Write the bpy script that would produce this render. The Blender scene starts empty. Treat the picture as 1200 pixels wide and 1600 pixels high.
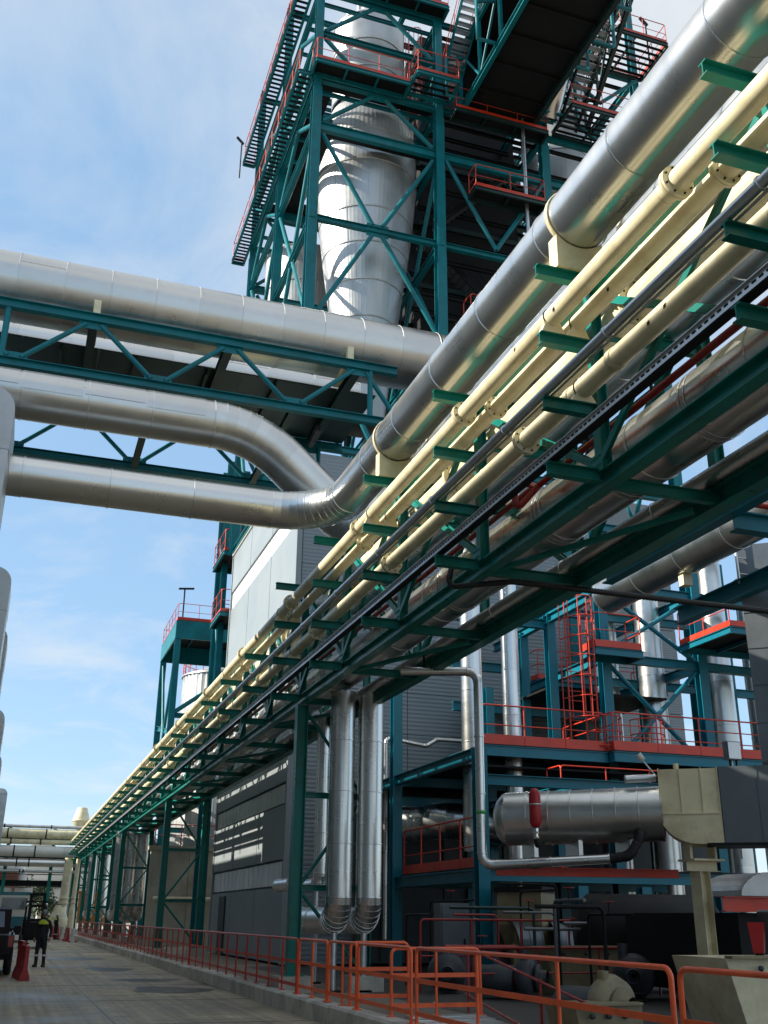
import bpy, math, random
from mathutils import Vector, Matrix
random.seed(7)
R_ = math.radians
SC = bpy.context.scene
COL = SC.collection

# ------------------------------------------------------------------ camera
cam_d = bpy.data.cameras.new("camera")
cam = bpy.data.objects.new("camera", cam_d)
COL.objects.link(cam)
cam_d.sensor_fit = 'VERTICAL'
cam_d.sensor_height = 24.0
cam_d.sensor_width = 18.0
cam_d.lens = 24.0 * 1606.3 / 1600.0
cam_d.clip_start = 0.05
cam_d.clip_end = 6000
_yaw, _pit, _rol = R_(18.8097), R_(21.5987), R_(0.5051)
_fw = Vector((math.sin(_yaw) * math.cos(_pit), math.cos(_yaw) * math.cos(_pit), math.sin(_pit)))
_rt = Vector((math.cos(_yaw), -math.sin(_yaw), 0))
_up = _rt.cross(_fw)
_r2 = _rt * math.cos(_rol) + _up * math.sin(_rol)
_u2 = -_rt * math.sin(_rol) + _up * math.cos(_rol)
cam.matrix_world = Matrix(((_r2.x, _u2.x, -_fw.x, 0), (_r2.y, _u2.y, -_fw.y, 0), (_r2.z, _u2.z, -_fw.z, 1.6), (0, 0, 0, 1)))
SC.camera = cam

# ------------------------------------------------------------------ light
CLOUD_SHIFT = (5.3, 10.7, 5.0)
SUN_EL, SUN_AZ = 33.0, -78.0          # azimuth from +Y towards +X
sdir = Vector((math.sin(R_(SUN_AZ)) * math.cos(R_(SUN_EL)), math.cos(R_(SUN_AZ)) * math.cos(R_(SUN_EL)), math.sin(R_(SUN_EL))))
sun_d = bpy.data.lights.new("sun", 'SUN')
sun_d.energy = 5.0
sun_d.angle = R_(0.53)
sun_d.color = (1.0, 0.93, 0.81)
sun = bpy.data.objects.new("sun", sun_d)
COL.objects.link(sun)
sun.rotation_euler = sdir.to_track_quat('Z', 'Y').to_euler()
sun.location = (-40, 20, 60)

world = bpy.data.worlds.new("World")
SC.world = world
world.use_nodes = True
wn, wl = world.node_tree.nodes, world.node_tree.links
wn.clear()
w_out = wn.new('ShaderNodeOutputWorld')
w_bg = wn.new('ShaderNodeBackground')
w_bg.inputs['Strength'].default_value = 0.10
w_sky = wn.new('ShaderNodeTexSky')
w_sky.sky_type = 'NISHITA'
w_sky.sun_disc = False
w_sky.sun_elevation = R_(SUN_EL)
w_sky.sun_rotation = R_(SUN_AZ)
w_sky.air_density = 1.0
w_sky.dust_density = 0.3
w_sky.ozone_density = 1.0
w_tc = wn.new('ShaderNodeTexCoord')
w_sep = wn.new('ShaderNodeSeparateXYZ')
wl.new(w_tc.outputs['Generated'], w_sep.inputs[0])
w_add = wn.new('ShaderNodeMath'); w_add.operation = 'ADD'; w_add.inputs[1].default_value = 0.12
w_max = wn.new('ShaderNodeMath'); w_max.operation = 'MAXIMUM'; w_max.inputs[1].default_value = 0.05
wl.new(w_sep.outputs['Z'], w_add.inputs[0]); wl.new(w_add.outputs[0], w_max.inputs[0])
w_dx = wn.new('ShaderNodeMath'); w_dx.operation = 'DIVIDE'
w_dy = wn.new('ShaderNodeMath'); w_dy.operation = 'DIVIDE'
wl.new(w_sep.outputs['X'], w_dx.inputs[0]); wl.new(w_max.outputs[0], w_dx.inputs[1])
wl.new(w_sep.outputs['Y'], w_dy.inputs[0]); wl.new(w_max.outputs[0], w_dy.inputs[1])
w_cmb = wn.new('ShaderNodeCombineXYZ')
wl.new(w_dx.outputs[0], w_cmb.inputs[0]); wl.new(w_dy.outputs[0], w_cmb.inputs[1])
w_n = wn.new('ShaderNodeTexNoise')
w_n.inputs['Scale'].default_value = 2.1
w_n.inputs['Detail'].default_value = 7
w_n.inputs['Roughness'].default_value = 0.6
w_n.inputs['Distortion'].default_value = 0.5
w_map = wn.new('ShaderNodeMapping')
w_map.inputs['Location'].default_value = (3.4, 1.7, 0)
wl.new(w_cmb.outputs[0], w_map.inputs[0]); wl.new(w_map.outputs[0], w_n.inputs['Vector'])
w_ramp = wn.new('ShaderNodeValToRGB')
w_ramp.color_ramp.elements[0].position = 0.40
w_ramp.color_ramp.elements[0].color = (0.0, 0.0, 0.0, 1)
w_ramp.color_ramp.elements[1].position = 0.84
w_ramp.color_ramp.elements[1].color = (0.8, 0.8, 0.8, 1)
# thin high veil over the whole sky, then broken cloud whose cover drifts slowly across it
w_veil = wn.new('ShaderNodeMixRGB')
w_veil.inputs[0].default_value = 0.55
w_veil.inputs[2].default_value = (2.35, 3.9, 5.7, 1)
wl.new(w_sky.outputs[0], w_veil.inputs[1])
w_big = wn.new('ShaderNodeTexNoise')
w_big.inputs['Scale'].default_value = 0.30
w_big.inputs['Detail'].default_value = 2
w_map2 = wn.new('ShaderNodeMapping')
w_map2.inputs['Location'].default_value = CLOUD_SHIFT
wl.new(w_cmb.outputs[0], w_map2.inputs[0]); wl.new(w_map2.outputs[0], w_big.inputs['Vector'])
w_ma = wn.new('ShaderNodeMath'); w_ma.operation = 'MULTIPLY_ADD'
w_ma.inputs[1].default_value = 2.2; w_ma.inputs[2].default_value = -1.1
wl.new(w_big.outputs['Fac'], w_ma.inputs[0])
w_sum = wn.new('ShaderNodeMath'); w_sum.operation = 'ADD'
wl.new(w_n.outputs['Fac'], w_sum.inputs[0]); wl.new(w_ma.outputs[0], w_sum.inputs[1])
wl.new(w_sum.outputs[0], w_ramp.inputs[0])
w_mix = wn.new('ShaderNodeMixRGB')
w_mix.inputs[2].default_value = (5.1, 5.1, 5.0, 1)
wl.new(w_ramp.outputs[0], w_mix.inputs[0]); wl.new(w_veil.outputs[0], w_mix.inputs[1])
wl.new(w_mix.outputs[0], w_bg.inputs['Color'])
wl.new(w_bg.outputs[0], w_out.inputs[0])

SC.view_settings.view_transform = 'Standard'
SC.view_settings.look = 'None'
SC.view_settings.gamma = 1.0
SC.view_settings.use_curve_mapping = False
SC.view_settings.exposure = 0.88

# ------------------------------------------------------------------ materials
MATS = {}
def mat(name, col, rough=0.5, metal=0.0, var=0.15, nscale=3.0, dirt=None, dirt_amt=0.0, bump=0.0, bscale=40.0,
        stretch=None, rvar=0.1, spec=0.5, objvar=0.0, ribs=None):
    m = bpy.data.materials.new(name)
    m.use_nodes = True
    n, l = m.node_tree.nodes, m.node_tree.links
    b = n['Principled BSDF']
    tc = n.new('ShaderNodeTexCoord')
    mp = n.new('ShaderNodeMapping')
    l.new(tc.outputs['Object'], mp.inputs[0])
    if stretch: mp.inputs['Scale'].default_value = stretch
    nz = n.new('ShaderNodeTexNoise')
    nz.inputs['Scale'].default_value = nscale
    nz.inputs['Detail'].default_value = 6
    nz.inputs['Roughness'].default_value = 0.6
    l.new(mp.outputs[0], nz.inputs['Vector'])
    mr = n.new('ShaderNodeMapRange')
    mr.inputs[1].default_value = 0.25; mr.inputs[2].default_value = 0.75
    mr.inputs[3].default_value = 1 - var; mr.inputs[4].default_value = 1 + var
    l.new(nz.outputs['Fac'], mr.inputs[0])
    last = mr.outputs[0]
    if objvar:
        oi = n.new('ShaderNodeObjectInfo')
        m2 = n.new('ShaderNodeMapRange')
        m2.inputs[3].default_value = 1 - objvar; m2.inputs[4].default_value = 1 + objvar
        l.new(oi.outputs['Random'], m2.inputs[0])
        mm = n.new('ShaderNodeMath'); mm.operation = 'MULTIPLY'
        l.new(last, mm.inputs[0]); l.new(m2.outputs[0], mm.inputs[1]); last = mm.outputs[0]
    vm = n.new('ShaderNodeVectorMath'); vm.operation = 'SCALE'
    vm.inputs[0].default_value = col[:3]
    l.new(last, vm.inputs['Scale'])
    cout = vm.outputs[0]
    if dirt:
        n2 = n.new('ShaderNodeTexNoise')
        n2.inputs['Scale'].default_value = nscale * 0.6
        n2.inputs['Detail'].default_value = 8
        n2.inputs['Roughness'].default_value = 0.7
        l.new(tc.outputs['Object'], n2.inputs['Vector'])
        rp = n.new('ShaderNodeMapRange')
        rp.inputs[1].default_value = 0.45; rp.inputs[2].default_value = 0.72
        rp.inputs[3].default_value = 0; rp.inputs[4].default_value = dirt_amt
        l.new(n2.outputs['Fac'], rp.inputs[0])
        mx = n.new('ShaderNodeMixRGB')
        mx.inputs[2].default_value = (*dirt, 1)
        l.new(rp.outputs[0], mx.inputs[0]); l.new(cout, mx.inputs[1]); cout = mx.outputs[0]
    l.new(cout, b.inputs['Base Color'])
    b.inputs['Metallic'].default_value = metal
    b.inputs['Specular IOR Level'].default_value = spec
    rr = n.new('ShaderNodeMapRange')
    rr.inputs[1].default_value = 0.3; rr.inputs[2].default_value = 0.7
    rr.inputs[3].default_value = max(0.03, rough - rvar); rr.inputs[4].default_value = min(1, rough + rvar)
    l.new(nz.outputs['Fac'], rr.inputs[0]); l.new(rr.outputs[0], b.inputs['Roughness'])
    if bump or ribs:
        bp = n.new('ShaderNodeBump')
        bp.inputs['Distance'].default_value = 0.01
        if ribs:
            wv = n.new('ShaderNodeTexWave')
            wv.bands_direction = ribs[0]
            wv.inputs['Scale'].default_value = ribs[1]
            l.new(tc.outputs['Object'], wv.inputs['Vector'])
            bp.inputs['Strength'].default_value = ribs[2]
            l.new(wv.outputs['Fac'], bp.inputs['Height'])
        else:
            nb = n.new('ShaderNodeTexNoise')
            nb.inputs['Scale'].default_value = bscale
            nb.inputs['Detail'].default_value = 3
            l.new(mp.outputs[0], nb.inputs['Vector'])
            bp.inputs['Strength'].default_value = bump
            l.new(nb.outputs['Fac'], bp.inputs['Height'])
        l.new(bp.outputs[0], b.inputs['Normal'])
    MATS[name] = m
    return m

ALU = mat('aluminium_cladding', (0.66, 0.66, 0.64), 0.29, 1.0, 0.03, 1.2, dirt=(0.48, 0.45, 0.39), dirt_amt=0.10, bump=0.008, bscale=2.5, stretch=(.8, .8, 2), rvar=0.035, objvar=0.07)
ALU_W = mat('worn_aluminium_cladding', (0.60, 0.60, 0.58), 0.32, 1.0, 0.05, 1.4, dirt=(0.38, 0.34, 0.28), dirt_amt=0.2, bump=0.02, bscale=2.2, stretch=(1, 1, 1.4), rvar=0.06, objvar=0.06)
ALU_D = mat('dull_aluminium_sheet', (0.52, 0.53, 0.53), 0.46, 0.85, 0.12, 2, dirt=(0.2, 0.19, 0.17), dirt_amt=0.4, bump=0.3, bscale=3, objvar=0.08)
VES = mat('ribbed_vessel_cladding', (0.50, 0.505, 0.50), 0.42, 0.75, 0.10, 0.7, dirt=(0.35, 0.33, 0.3), dirt_amt=0.35, rvar=0.1)
TEAL = mat('green_teal_paint', (0.005, 0.185, 0.150), 0.34, 0, 0.15, 2, dirt=(0.03, 0.055, 0.04), dirt_amt=0.5, bump=0.05, spec=0.25)
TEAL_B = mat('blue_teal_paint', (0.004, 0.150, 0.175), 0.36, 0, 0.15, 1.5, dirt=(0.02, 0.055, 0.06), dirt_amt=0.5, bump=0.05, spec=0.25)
BLUE = mat('blue_teal_frame_paint', (0.003, 0.150, 0.205), 0.38, 0, 0.12, 1.5, dirt=(0.01, 0.05, 0.07), dirt_amt=0.3, spec=0.35, bump=0.05)
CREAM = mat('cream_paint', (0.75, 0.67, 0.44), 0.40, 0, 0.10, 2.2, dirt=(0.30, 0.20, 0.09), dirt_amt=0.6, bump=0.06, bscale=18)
ORANGE = mat('orange_rail_paint', (0.92, 0.135, 0.035), 0.36, 0, 0.12, 3, dirt=(0.18, 0.04, 0.02), dirt_amt=0.35)
RED = mat('red_platform_paint', (0.58, 0.04, 0.014), 0.38, 0, 0.14, 2, dirt=(0.12, 0.02, 0.01), dirt_amt=0.4)
FIRE = mat('fire_line_paint', (0.33, 0.018, 0.014), 0.34, 0, 0.12, 3, dirt=(0.1, 0.02, 0.01), dirt_amt=0.3)
PANEL = mat('pale_grey_panel', (0.235, 0.265, 0.275), 0.42, 0, 0.05, 0.6, dirt=(0.3, 0.32, 0.32), dirt_amt=0.25, objvar=0.05, ribs=('Z', 3.2, 0.10), spec=0.35)
PANEL_D = mat('mid_grey_panel', (0.20, 0.235, 0.255), 0.45, 0, 0.06, 0.6, dirt=(0.15, 0.16, 0.17), dirt_amt=0.3, objvar=0.05, ribs=('Z', 2.2, 0.9))
DCREAM = mat('grimy_shaded_cream_paint', (0.26, 0.215, 0.12), 0.5, 0, 0.2, 2.5, dirt=(0.06, 0.05, 0.03), dirt_amt=0.7)  # cream darkened to carry the machine bay's shade, plus grime blotches
GLAZE = mat('translucent_glazing', (0.76, 0.79, 0.80), 0.16, 0, 0.04, 0.5, dirt=(0.4, 0.42, 0.42), dirt_amt=0.2, objvar=0.08, spec=0.7)
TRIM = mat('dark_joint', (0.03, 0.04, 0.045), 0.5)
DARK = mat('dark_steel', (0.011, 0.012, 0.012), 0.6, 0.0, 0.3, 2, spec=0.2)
DECK_SHADE = mat('dark_deck_and_shaded_teal', (0.008, 0.034, 0.034), 0.45, 0.1, 0.3, 1.0, dirt=(0.02, 0.02, 0.02), dirt_amt=0.5)  # deck paint, also the shaded version of teal steel in the tower
RUBBER = mat('black_rubber', (0.012, 0.012, 0.013), 0.55, 0, 0.3, 6, bump=0.3)
GALV = mat('galvanised_steel', (0.60, 0.61, 0.61), 0.36, 0.9, 0.12, 5, rvar=0.08)
GREYDUCT = mat('grey_duct_sheet', (0.14, 0.16, 0.175), 0.42, 0.45, 0.15, 1.2, dirt=(0.08, 0.08, 0.08), dirt_amt=0.4, bump=0.25, bscale=5)
CONC = mat('kerb_concrete', (0.50, 0.47, 0.40), 0.85, 0, 0.2, 2.5, dirt=(0.12, 0.11, 0.10), dirt_amt=0.65, bump=0.5, bscale=22, objvar=0.12)
CONC_W = mat('stained_concrete', (0.40, 0.36, 0.28), 0.85, 0, 0.2, 0.6, dirt=(0.13, 0.11, 0.08), dirt_amt=0.7, bump=0.4, bscale=8)
BLACK = mat('black_car_paint', (0.012, 0.003, 0.004), 0.4, 0, 0.2, 3, spec=0.2)
GLASS = mat('dark_window_glass', (0.05, 0.07, 0.09), 0.05, 0, 0.05, 2, spec=0.8)
LAMP = mat('red_tail_lens', (0.35, 0.01, 0.01), 0.2, 0, 0.05)
CHROME = mat('bright_trim', (0.7, 0.7, 0.7), 0.15, 1)
NAVY = mat('navy_workwear', (0.010, 0.012, 0.020), 0.8, 0, 0.25, 14, bump=0.3, bscale=60)
HIVIS = mat('yellow_reflective_vest', (0.52, 0.62, 0.05), 0.7, 0, 0.1, 20)
SKIN = mat('skin', (0.30, 0.17, 0.11), 0.55, 0, 0.08, 20)
BOOT = mat('black_boot_leather', (0.012, 0.011, 0.010), 0.5)
REFL = mat('grey_reflective_tape', (0.55, 0.56, 0.56), 0.5)
PLASTIC = mat('red_plastic', (0.42, 0.014, 0.018), 0.4, 0, 0.12, 5, dirt=(0.12, 0.02, 0.02), dirt_amt=0.4)
WHITE = mat('off_white_sheet', (0.66, 0.64, 0.58), 0.5, 0, 0.08, 1)
SALMON = mat('rusty_pink_steel', (0.36, 0.17, 0.12), 0.6, 0, 0.2, 1, dirt=(0.14, 0.06, 0.04), dirt_amt=0.5)
AMBER = mat('orange_machine_paint', (0.62, 0.20, 0.015), 0.45, 0, 0.12, 1)
TRUCKT = mat('teal_truck_paint', (0.02, 0.13, 0.17), 0.35)
HILL = mat('hill_scrub', (0.075, 0.085, 0.075), 0.95, 0, 0.5, 0.02, dirt=(0.2, 0.19, 0.17), dirt_amt=0.5)
LEAF = mat('dark_foliage', (0.035, 0.055, 0.022), 0.8, 0, 0.4, 3)
BARK = mat('bark', (0.06, 0.045, 0.03), 0.9)

def ground_material():
    m = bpy.data.materials.new('wet_concrete_road'); m.use_nodes = True
    n, l = m.node_tree.nodes, m.node_tree.links
    b = n['Principled BSDF']
    tc = n.new('ShaderNodeTexCoord')
    def noise(scale, sc=(1, 1, 1), det=6, rough=0.6):
        mp = n.new('ShaderNodeMapping'); mp.inputs['Scale'].default_value = sc
        l.new(tc.outputs['Object'], mp.inputs[0])
        z = n.new('ShaderNodeTexNoise'); z.inputs['Scale'].default_value = scale; z.inputs['Detail'].default_value = det
        z.inputs['Roughness'].default_value = rough
        l.new(mp.outputs[0], z.inputs['Vector']); return z.outputs['Fac']
    big = noise(0.22, det=8); fine = noise(7.0); brush = noise(3.2, (0.12, 2.6, 1), 4); trk = noise(1.0, (5.0, 0.07, 1), 5, 0.7)
    r1 = n.new('ShaderNodeValToRGB')
    r1.color_ramp.elements[0].position = 0.36; r1.color_ramp.elements[0].color = (0.24, 0.195, 0.13, 1)
    r1.color_ramp.elements[1].position = 0.66; r1.color_ramp.elements[1].color = (0.50, 0.42, 0.29, 1)
    l.new(big, r1.inputs[0])
    def mul(c, f, lo, hi, a=0.35, z=0.65):
        mr = n.new('ShaderNodeMapRange'); mr.inputs[1].default_value = a; mr.inputs[2].default_value = z
        mr.inputs[3].default_value = lo; mr.inputs[4].default_value = hi
        l.new(f, mr.inputs[0])
        v = n.new('ShaderNodeVectorMath'); v.operation = 'SCALE'
        l.new(c, v.inputs[0]); l.new(mr.outputs[0], v.inputs['Scale']); return v.outputs[0]
    c = mul(r1.outputs[0], fine, 0.85, 1.12); c = mul(c, brush, 0.88, 1.1); c = mul(c, trk, 0.68, 1.15); c = mul(c, noise(1.6, (1, 1, 1), 9, 0.75), 0.78, 1.18)
    l.new(c, b.inputs['Base Color'])
    mr = n.new('ShaderNodeMapRange'); mr.inputs[1].default_value = 0.36; mr.inputs[2].default_value = 0.62
    mr.inputs[3].default_value = 0.42; mr.inputs[4].default_value = 0.85
    l.new(big, mr.inputs[0]); l.new(mr.outputs[0], b.inputs['Roughness'])
    bp = n.new('ShaderNodeBump'); bp.inputs['Strength'].default_value = 0.5; bp.inputs['Distance'].default_value = 0.012
    l.new(noise(9.0, (1, 1, 1), 8, 0.7), bp.inputs['Height']); l.new(bp.outputs[0], b.inputs['Normal'])
    return m
ROAD = ground_material()
DIRT = mat('packed_dirt', (0.21, 0.175, 0.13), 0.9, 0, 0.3, 0.5, dirt=(0.12, 0.1, 0.08), dirt_amt=0.5, bump=0.4, bscale=8)
OILSTAIN = mat('dark_oil_stain', (0.03, 0.025, 0.022), 0.4, 0, 0.4, 4)

# ------------------------------------------------------------------ mesh builder
def V(*a): return Vector(a)
class MB:
    def __init__(self): self.v, self.f, self.s = [], [], []
    def add(self, vs, fs, smooth=False):
        o = len(self.v)
        self.v += [Vector(p) for p in vs]
        for f in fs:
            self.f.append([i + o for i in f]); self.s.append(smooth)
        return self
    def box(self, c, s, rz=0.0, bev=0.0):
        x, y, z = s[0] / 2, s[1] / 2, s[2] / 2
        cs, sn = math.cos(rz), math.sin(rz)
        vs = [(c[0] + a * x * cs - b * y * sn, c[1] + a * x * sn + b * y * cs, c[2] + d * z) for d in (-1, 1) for a, b in ((-1, -1), (1, -1), (1, 1), (-1, 1))]
        return self.add(vs, [(3, 2, 1, 0), (4, 5, 6, 7), (0, 1, 5, 4), (1, 2, 6, 5), (2, 3, 7, 6), (3, 0, 4, 7)])
    def prism(self, prof, p0, p1, up=(0, 0, 1), smooth=False, caps=True):
        p0, p1 = Vector(p0), Vector(p1)
        d = (p1 - p0).normalized(); up = Vector(up)
        if abs(d.dot(up)) > 0.99: up = V(0, 1, 0)
        sx = d.cross(up).normalized(); sy = sx.cross(d)
        n = len(prof)
        vs = [p0 + sx * a + sy * b for a, b in prof] + [p1 + sx * a + sy * b for a, b in prof]
        fs = [(i, (i + 1) % n, n + (i + 1) % n, n + i) for i in range(n)]
        if caps: fs += [tuple(range(n - 1, -1, -1)), tuple(range(n, 2 * n))]
        return self.add(vs, fs, smooth)
    def beam(self, p0, p1, w, h, up=(0, 0, 1), kind='I', t=None):
        a, b = w / 2, h / 2
        if kind == 'B': prof = [(-a, -b), (a, -b), (a, b), (-a, b)]
        elif kind == 'L':
            t = t or 0.012; prof = [(-a, -b), (a, -b), (a, -b + t), (-a + t, -b + t), (-a + t, b), (-a, b)]
        elif kind == 'C':
            t = t or 0.012; prof = [(-a, -b), (a, -b), (a, -b + t), (-a + t, -b + t), (-a + t, b - t), (a, b - t), (a, b), (-a, b)]
        else:
            t = t or max(0.012, h * 0.07); w2 = t * 0.5
            prof = [(-a, -b), (a, -b), (a, -b + t), (w2, -b + t), (w2, b - t), (a, b - t), (a, b), (-a, b), (-a, b - t), (-w2, b - t), (-w2, -b + t), (-a, -b + t)]
        return self.prism(prof, p0, p1, up)
    def tube(self, pts, r, seg=10, caps=True, smooth=True):
        pts = [Vector(p) for p in pts]
        n = len(pts)
        rs = r if isinstance(r, (list, tuple)) else [r] * n
        tang = []
        for i in range(n):
            a = pts[min(i + 1, n - 1)] - pts[max(i - 1, 0)] if 0 < i < n - 1 else (pts[1] - pts[0] if i == 0 else pts[-1] - pts[-2])
            if 0 < i < n - 1: a = (pts[i + 1] - pts[i]).normalized() + (pts[i] - pts[i - 1]).normalized()
            tang.append(a.normalized())
        ref = V(0, 0, 1) if abs(tang[0].z) < 0.9 else V(1, 0, 0)
        nx = tang[0].cross(ref).normalized()
        vs, fs = [], []
        for i in range(n):
            nx = (nx - tang[i] * nx.dot(tang[i])).normalized()
            ny = tang[i].cross(nx)
            k = 1.0
            if 0 < i < n - 1:
                c = (pts[i + 1] - pts[i]).normalized().dot(tang[i]); k = 1.0 / max(0.5, c) if False else 1.0
            for j in range(seg):
                t = 2 * math.pi * j / seg
                vs.append(pts[i] + nx * (math.cos(t) * rs[i] * k) + ny * (math.sin(t) * rs[i] * k))
        for i in range(n - 1):
            for j in range(seg):
                a, b = i * seg + j, i * seg + (j + 1) % seg
                fs.append((a, b, b + seg, a + seg))
        self.add(vs, fs, smooth)
        if caps:
            self.add(vs[:seg], [tuple(range(seg - 1, -1, -1))]); self.add(vs[-seg:], [tuple(range(seg))])
        return self
    def lathe(self, prof, c, axis=(0, 0, 1), seg=24, smooth=True, ref=None, rib=0.0, sharp=False):
        ax = Vector(axis).normalized(); c = Vector(c)
        rf = V(1, 0, 0) if abs(ax.x) < 0.9 else V(0, 1, 0)
        nx = (rf - ax * rf.dot(ax)).normalized(); ny = ax.cross(nx)
        vs, fs = [], []
        for r, z in prof:
            for j in range(seg):
                t = 2 * math.pi * j / seg
                q = r - (rib if (rib and j % 3 == 0) else 0)
                vs.append(c + ax * z + nx * (math.cos(t) * q) + ny * (math.sin(t) * q))
        for i in range(len(prof) - 1):
            for j in range(seg):
                a, b = i * seg + j, i * seg + (j + 1) % seg
                if sharp:
                    self.add([vs[a], vs[b], vs[b + seg], vs[a + seg]], [(0, 1, 2, 3)], smooth)
                else: fs.append((a, b, b + seg, a + seg))
        if fs: self.add(vs, fs, smooth)
        if prof[0][0] > 1e-4 and False: pass
        return self
    def disc(self, c, r, axis, seg=24, flip=False):
        ax = Vector(axis).normalized()
        rf = V(1, 0, 0) if abs(ax.x) < 0.9 else V(0, 1, 0)
        nx = (rf - ax * rf.dot(ax)).normalized(); ny = ax.cross(nx)
        return self.add([Vector(c) + nx * math.cos(2 * math.pi * j / seg) * r + ny * math.sin(2 * math.pi * j / seg) * r for j in range(seg)], [tuple(range(seg))])
    def cyl(self, p0, p1, r, seg=16, caps=True): return self.tube([p0, p1], r, seg, caps)

ORG = {}
def mesh_of(mb, m, org=V(0, 0, 0), name='mesh'):
    me = bpy.data.meshes.new(name)
    me.from_pydata([tuple(p - org) for p in mb.v], [], mb.f)
    me.polygons.foreach_set('use_smooth', mb.s)
    me.materials.append(m)
    me.update()
    return me
def tag(o, label=None, cat=None, group=None, kind=None):
    if label: o['label'] = label
    if cat: o['category'] = cat
    if group: o['group'] = group
    if kind: o['kind'] = kind
    return o
def thing(name, label, cat, loc=(0, 0, 0), group=None):
    o = bpy.data.objects.new(name, None); COL.objects.link(o)
    o.empty_display_size = 0.2
    o.location = loc; ORG[o.name] = Vector(loc)
    return tag(o, label, cat, group)
def obj(name, mb, m, parent=None, label=None):
    org = ORG[parent.name] if parent else V(0, 0, 0)
    o = bpy.data.objects.new(name, mesh_of(mb, m, org, name)); COL.objects.link(o)
    if parent: o.parent = parent
    ORG[o.name] = org
    if label: o['label'] = label
    return o
def solo(name, mb, m, label, cat, group=None, kind=None):
    c = sum((p for p in mb.v), V(0, 0, 0)) / len(mb.v)
    base = V(c.x, c.y, min(p.z for p in mb.v))
    o = bpy.data.objects.new(name, mesh_of(mb, m, base, name)); COL.objects.link(o)
    o.location = base; ORG[o.name] = base
    return tag(o, label, cat, group, kind)
def inst(name, me, parent, mw):
    o = bpy.data.objects.new(name, me); COL.objects.link(o); o.parent = parent
    o.matrix_local = Matrix.Translation(-ORG[parent.name]) @ mw
    ORG[o.name] = ORG[parent.name]
    return o
def struct(name, mb, m):
    o = obj(name, mb, m); o['kind'] = 'structure'; return o

def fillet(pts, rad, n=8):
    pts = [Vector(p) for p in pts]
    out = [pts[0]]
    for i in range(1, len(pts) - 1):
        a, b, c = pts[i - 1], pts[i], pts[i + 1]
        d0, d1 = (a - b).normalized(), (c - b).normalized()
        ang = d0.angle(d1)
        if ang > 3.12:
            out.append(b); continue
        r = rad[i - 1] if isinstance(rad, (list, tuple)) else rad
        L = min(r / math.tan(ang / 2), (a - b).length * 0.49, (c - b).length * 0.49)
        r = L * math.tan(ang / 2)
        bis = (d0 + d1).normalized()
        cen = b + bis * (r / math.sin(ang / 2))
        s, e = b + d0 * L, b + d1 * L
        v0, v1 = s - cen, e - cen
        tot = v0.angle(v1); axis = v0.cross(v1).normalized()
        for k in range(n + 1):
            out.append(cen + Matrix.Rotation(tot * k / n, 3, axis) @ v0)
    out.append(pts[-1])
    return out

def rotz_to(d):
    return Vector(d).normalized().to_track_quat('Z', 'Y').to_matrix().to_4x4()

_sheet_cache = {}
def sheet_mesh(L, R, m, seg, bead=0.013):
    key = (round(L, 3), R, m.name, seg)
    if key not in _sheet_cache:
        mb = MB()
        w = 0.022
        prof = [(R, 0), (R, L - w), (R + bead, L - w + 0.004), (R + bead, L + 0.006), (R - 0.002, L + 0.012)]
        # overlapping lap joint, kept crisp
        for i in range(len(prof) - 1):
            mb.lathe([prof[i], prof[i + 1]], (0, 0, 0), (0, 0, 1), seg)
        # long seam of the sheet, standing a few millimetres proud
        t = R_(250)
        for da, up in ((0, .004),):
            vs = []
            for a_ in (t, t + .07 * min(1, .4 / R)):
                for z_ in (.004, L - w): vs.append(((R + .0035) * math.cos(a_), (R + .0035) * math.sin(a_), z_))
            ri = [((R - .002) * math.cos(t), (R - .002) * math.sin(t), .004), ((R - .002) * math.cos(t), (R - .002) * math.sin(t), L - w)]
            mb.add(vs + ri, [(0, 2, 3, 1), (4, 0, 1, 5)])
            for q in range(int(L / .16)):
                p = V((R + .003) * math.cos(t + .035 * min(1, .4 / R)), (R + .003) * math.sin(t + .035 * min(1, .4 / R)), .08 + .16 * q)
                d = V(math.cos(t), math.sin(t), 0)
                if R > .35 and m is not None: mb.tube([p, p + d * .006], .007, 5)
        _sheet_cache[key] = mesh_of(mb, m, name='cladding_sheet')
    return _sheet_cache[key]
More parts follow.
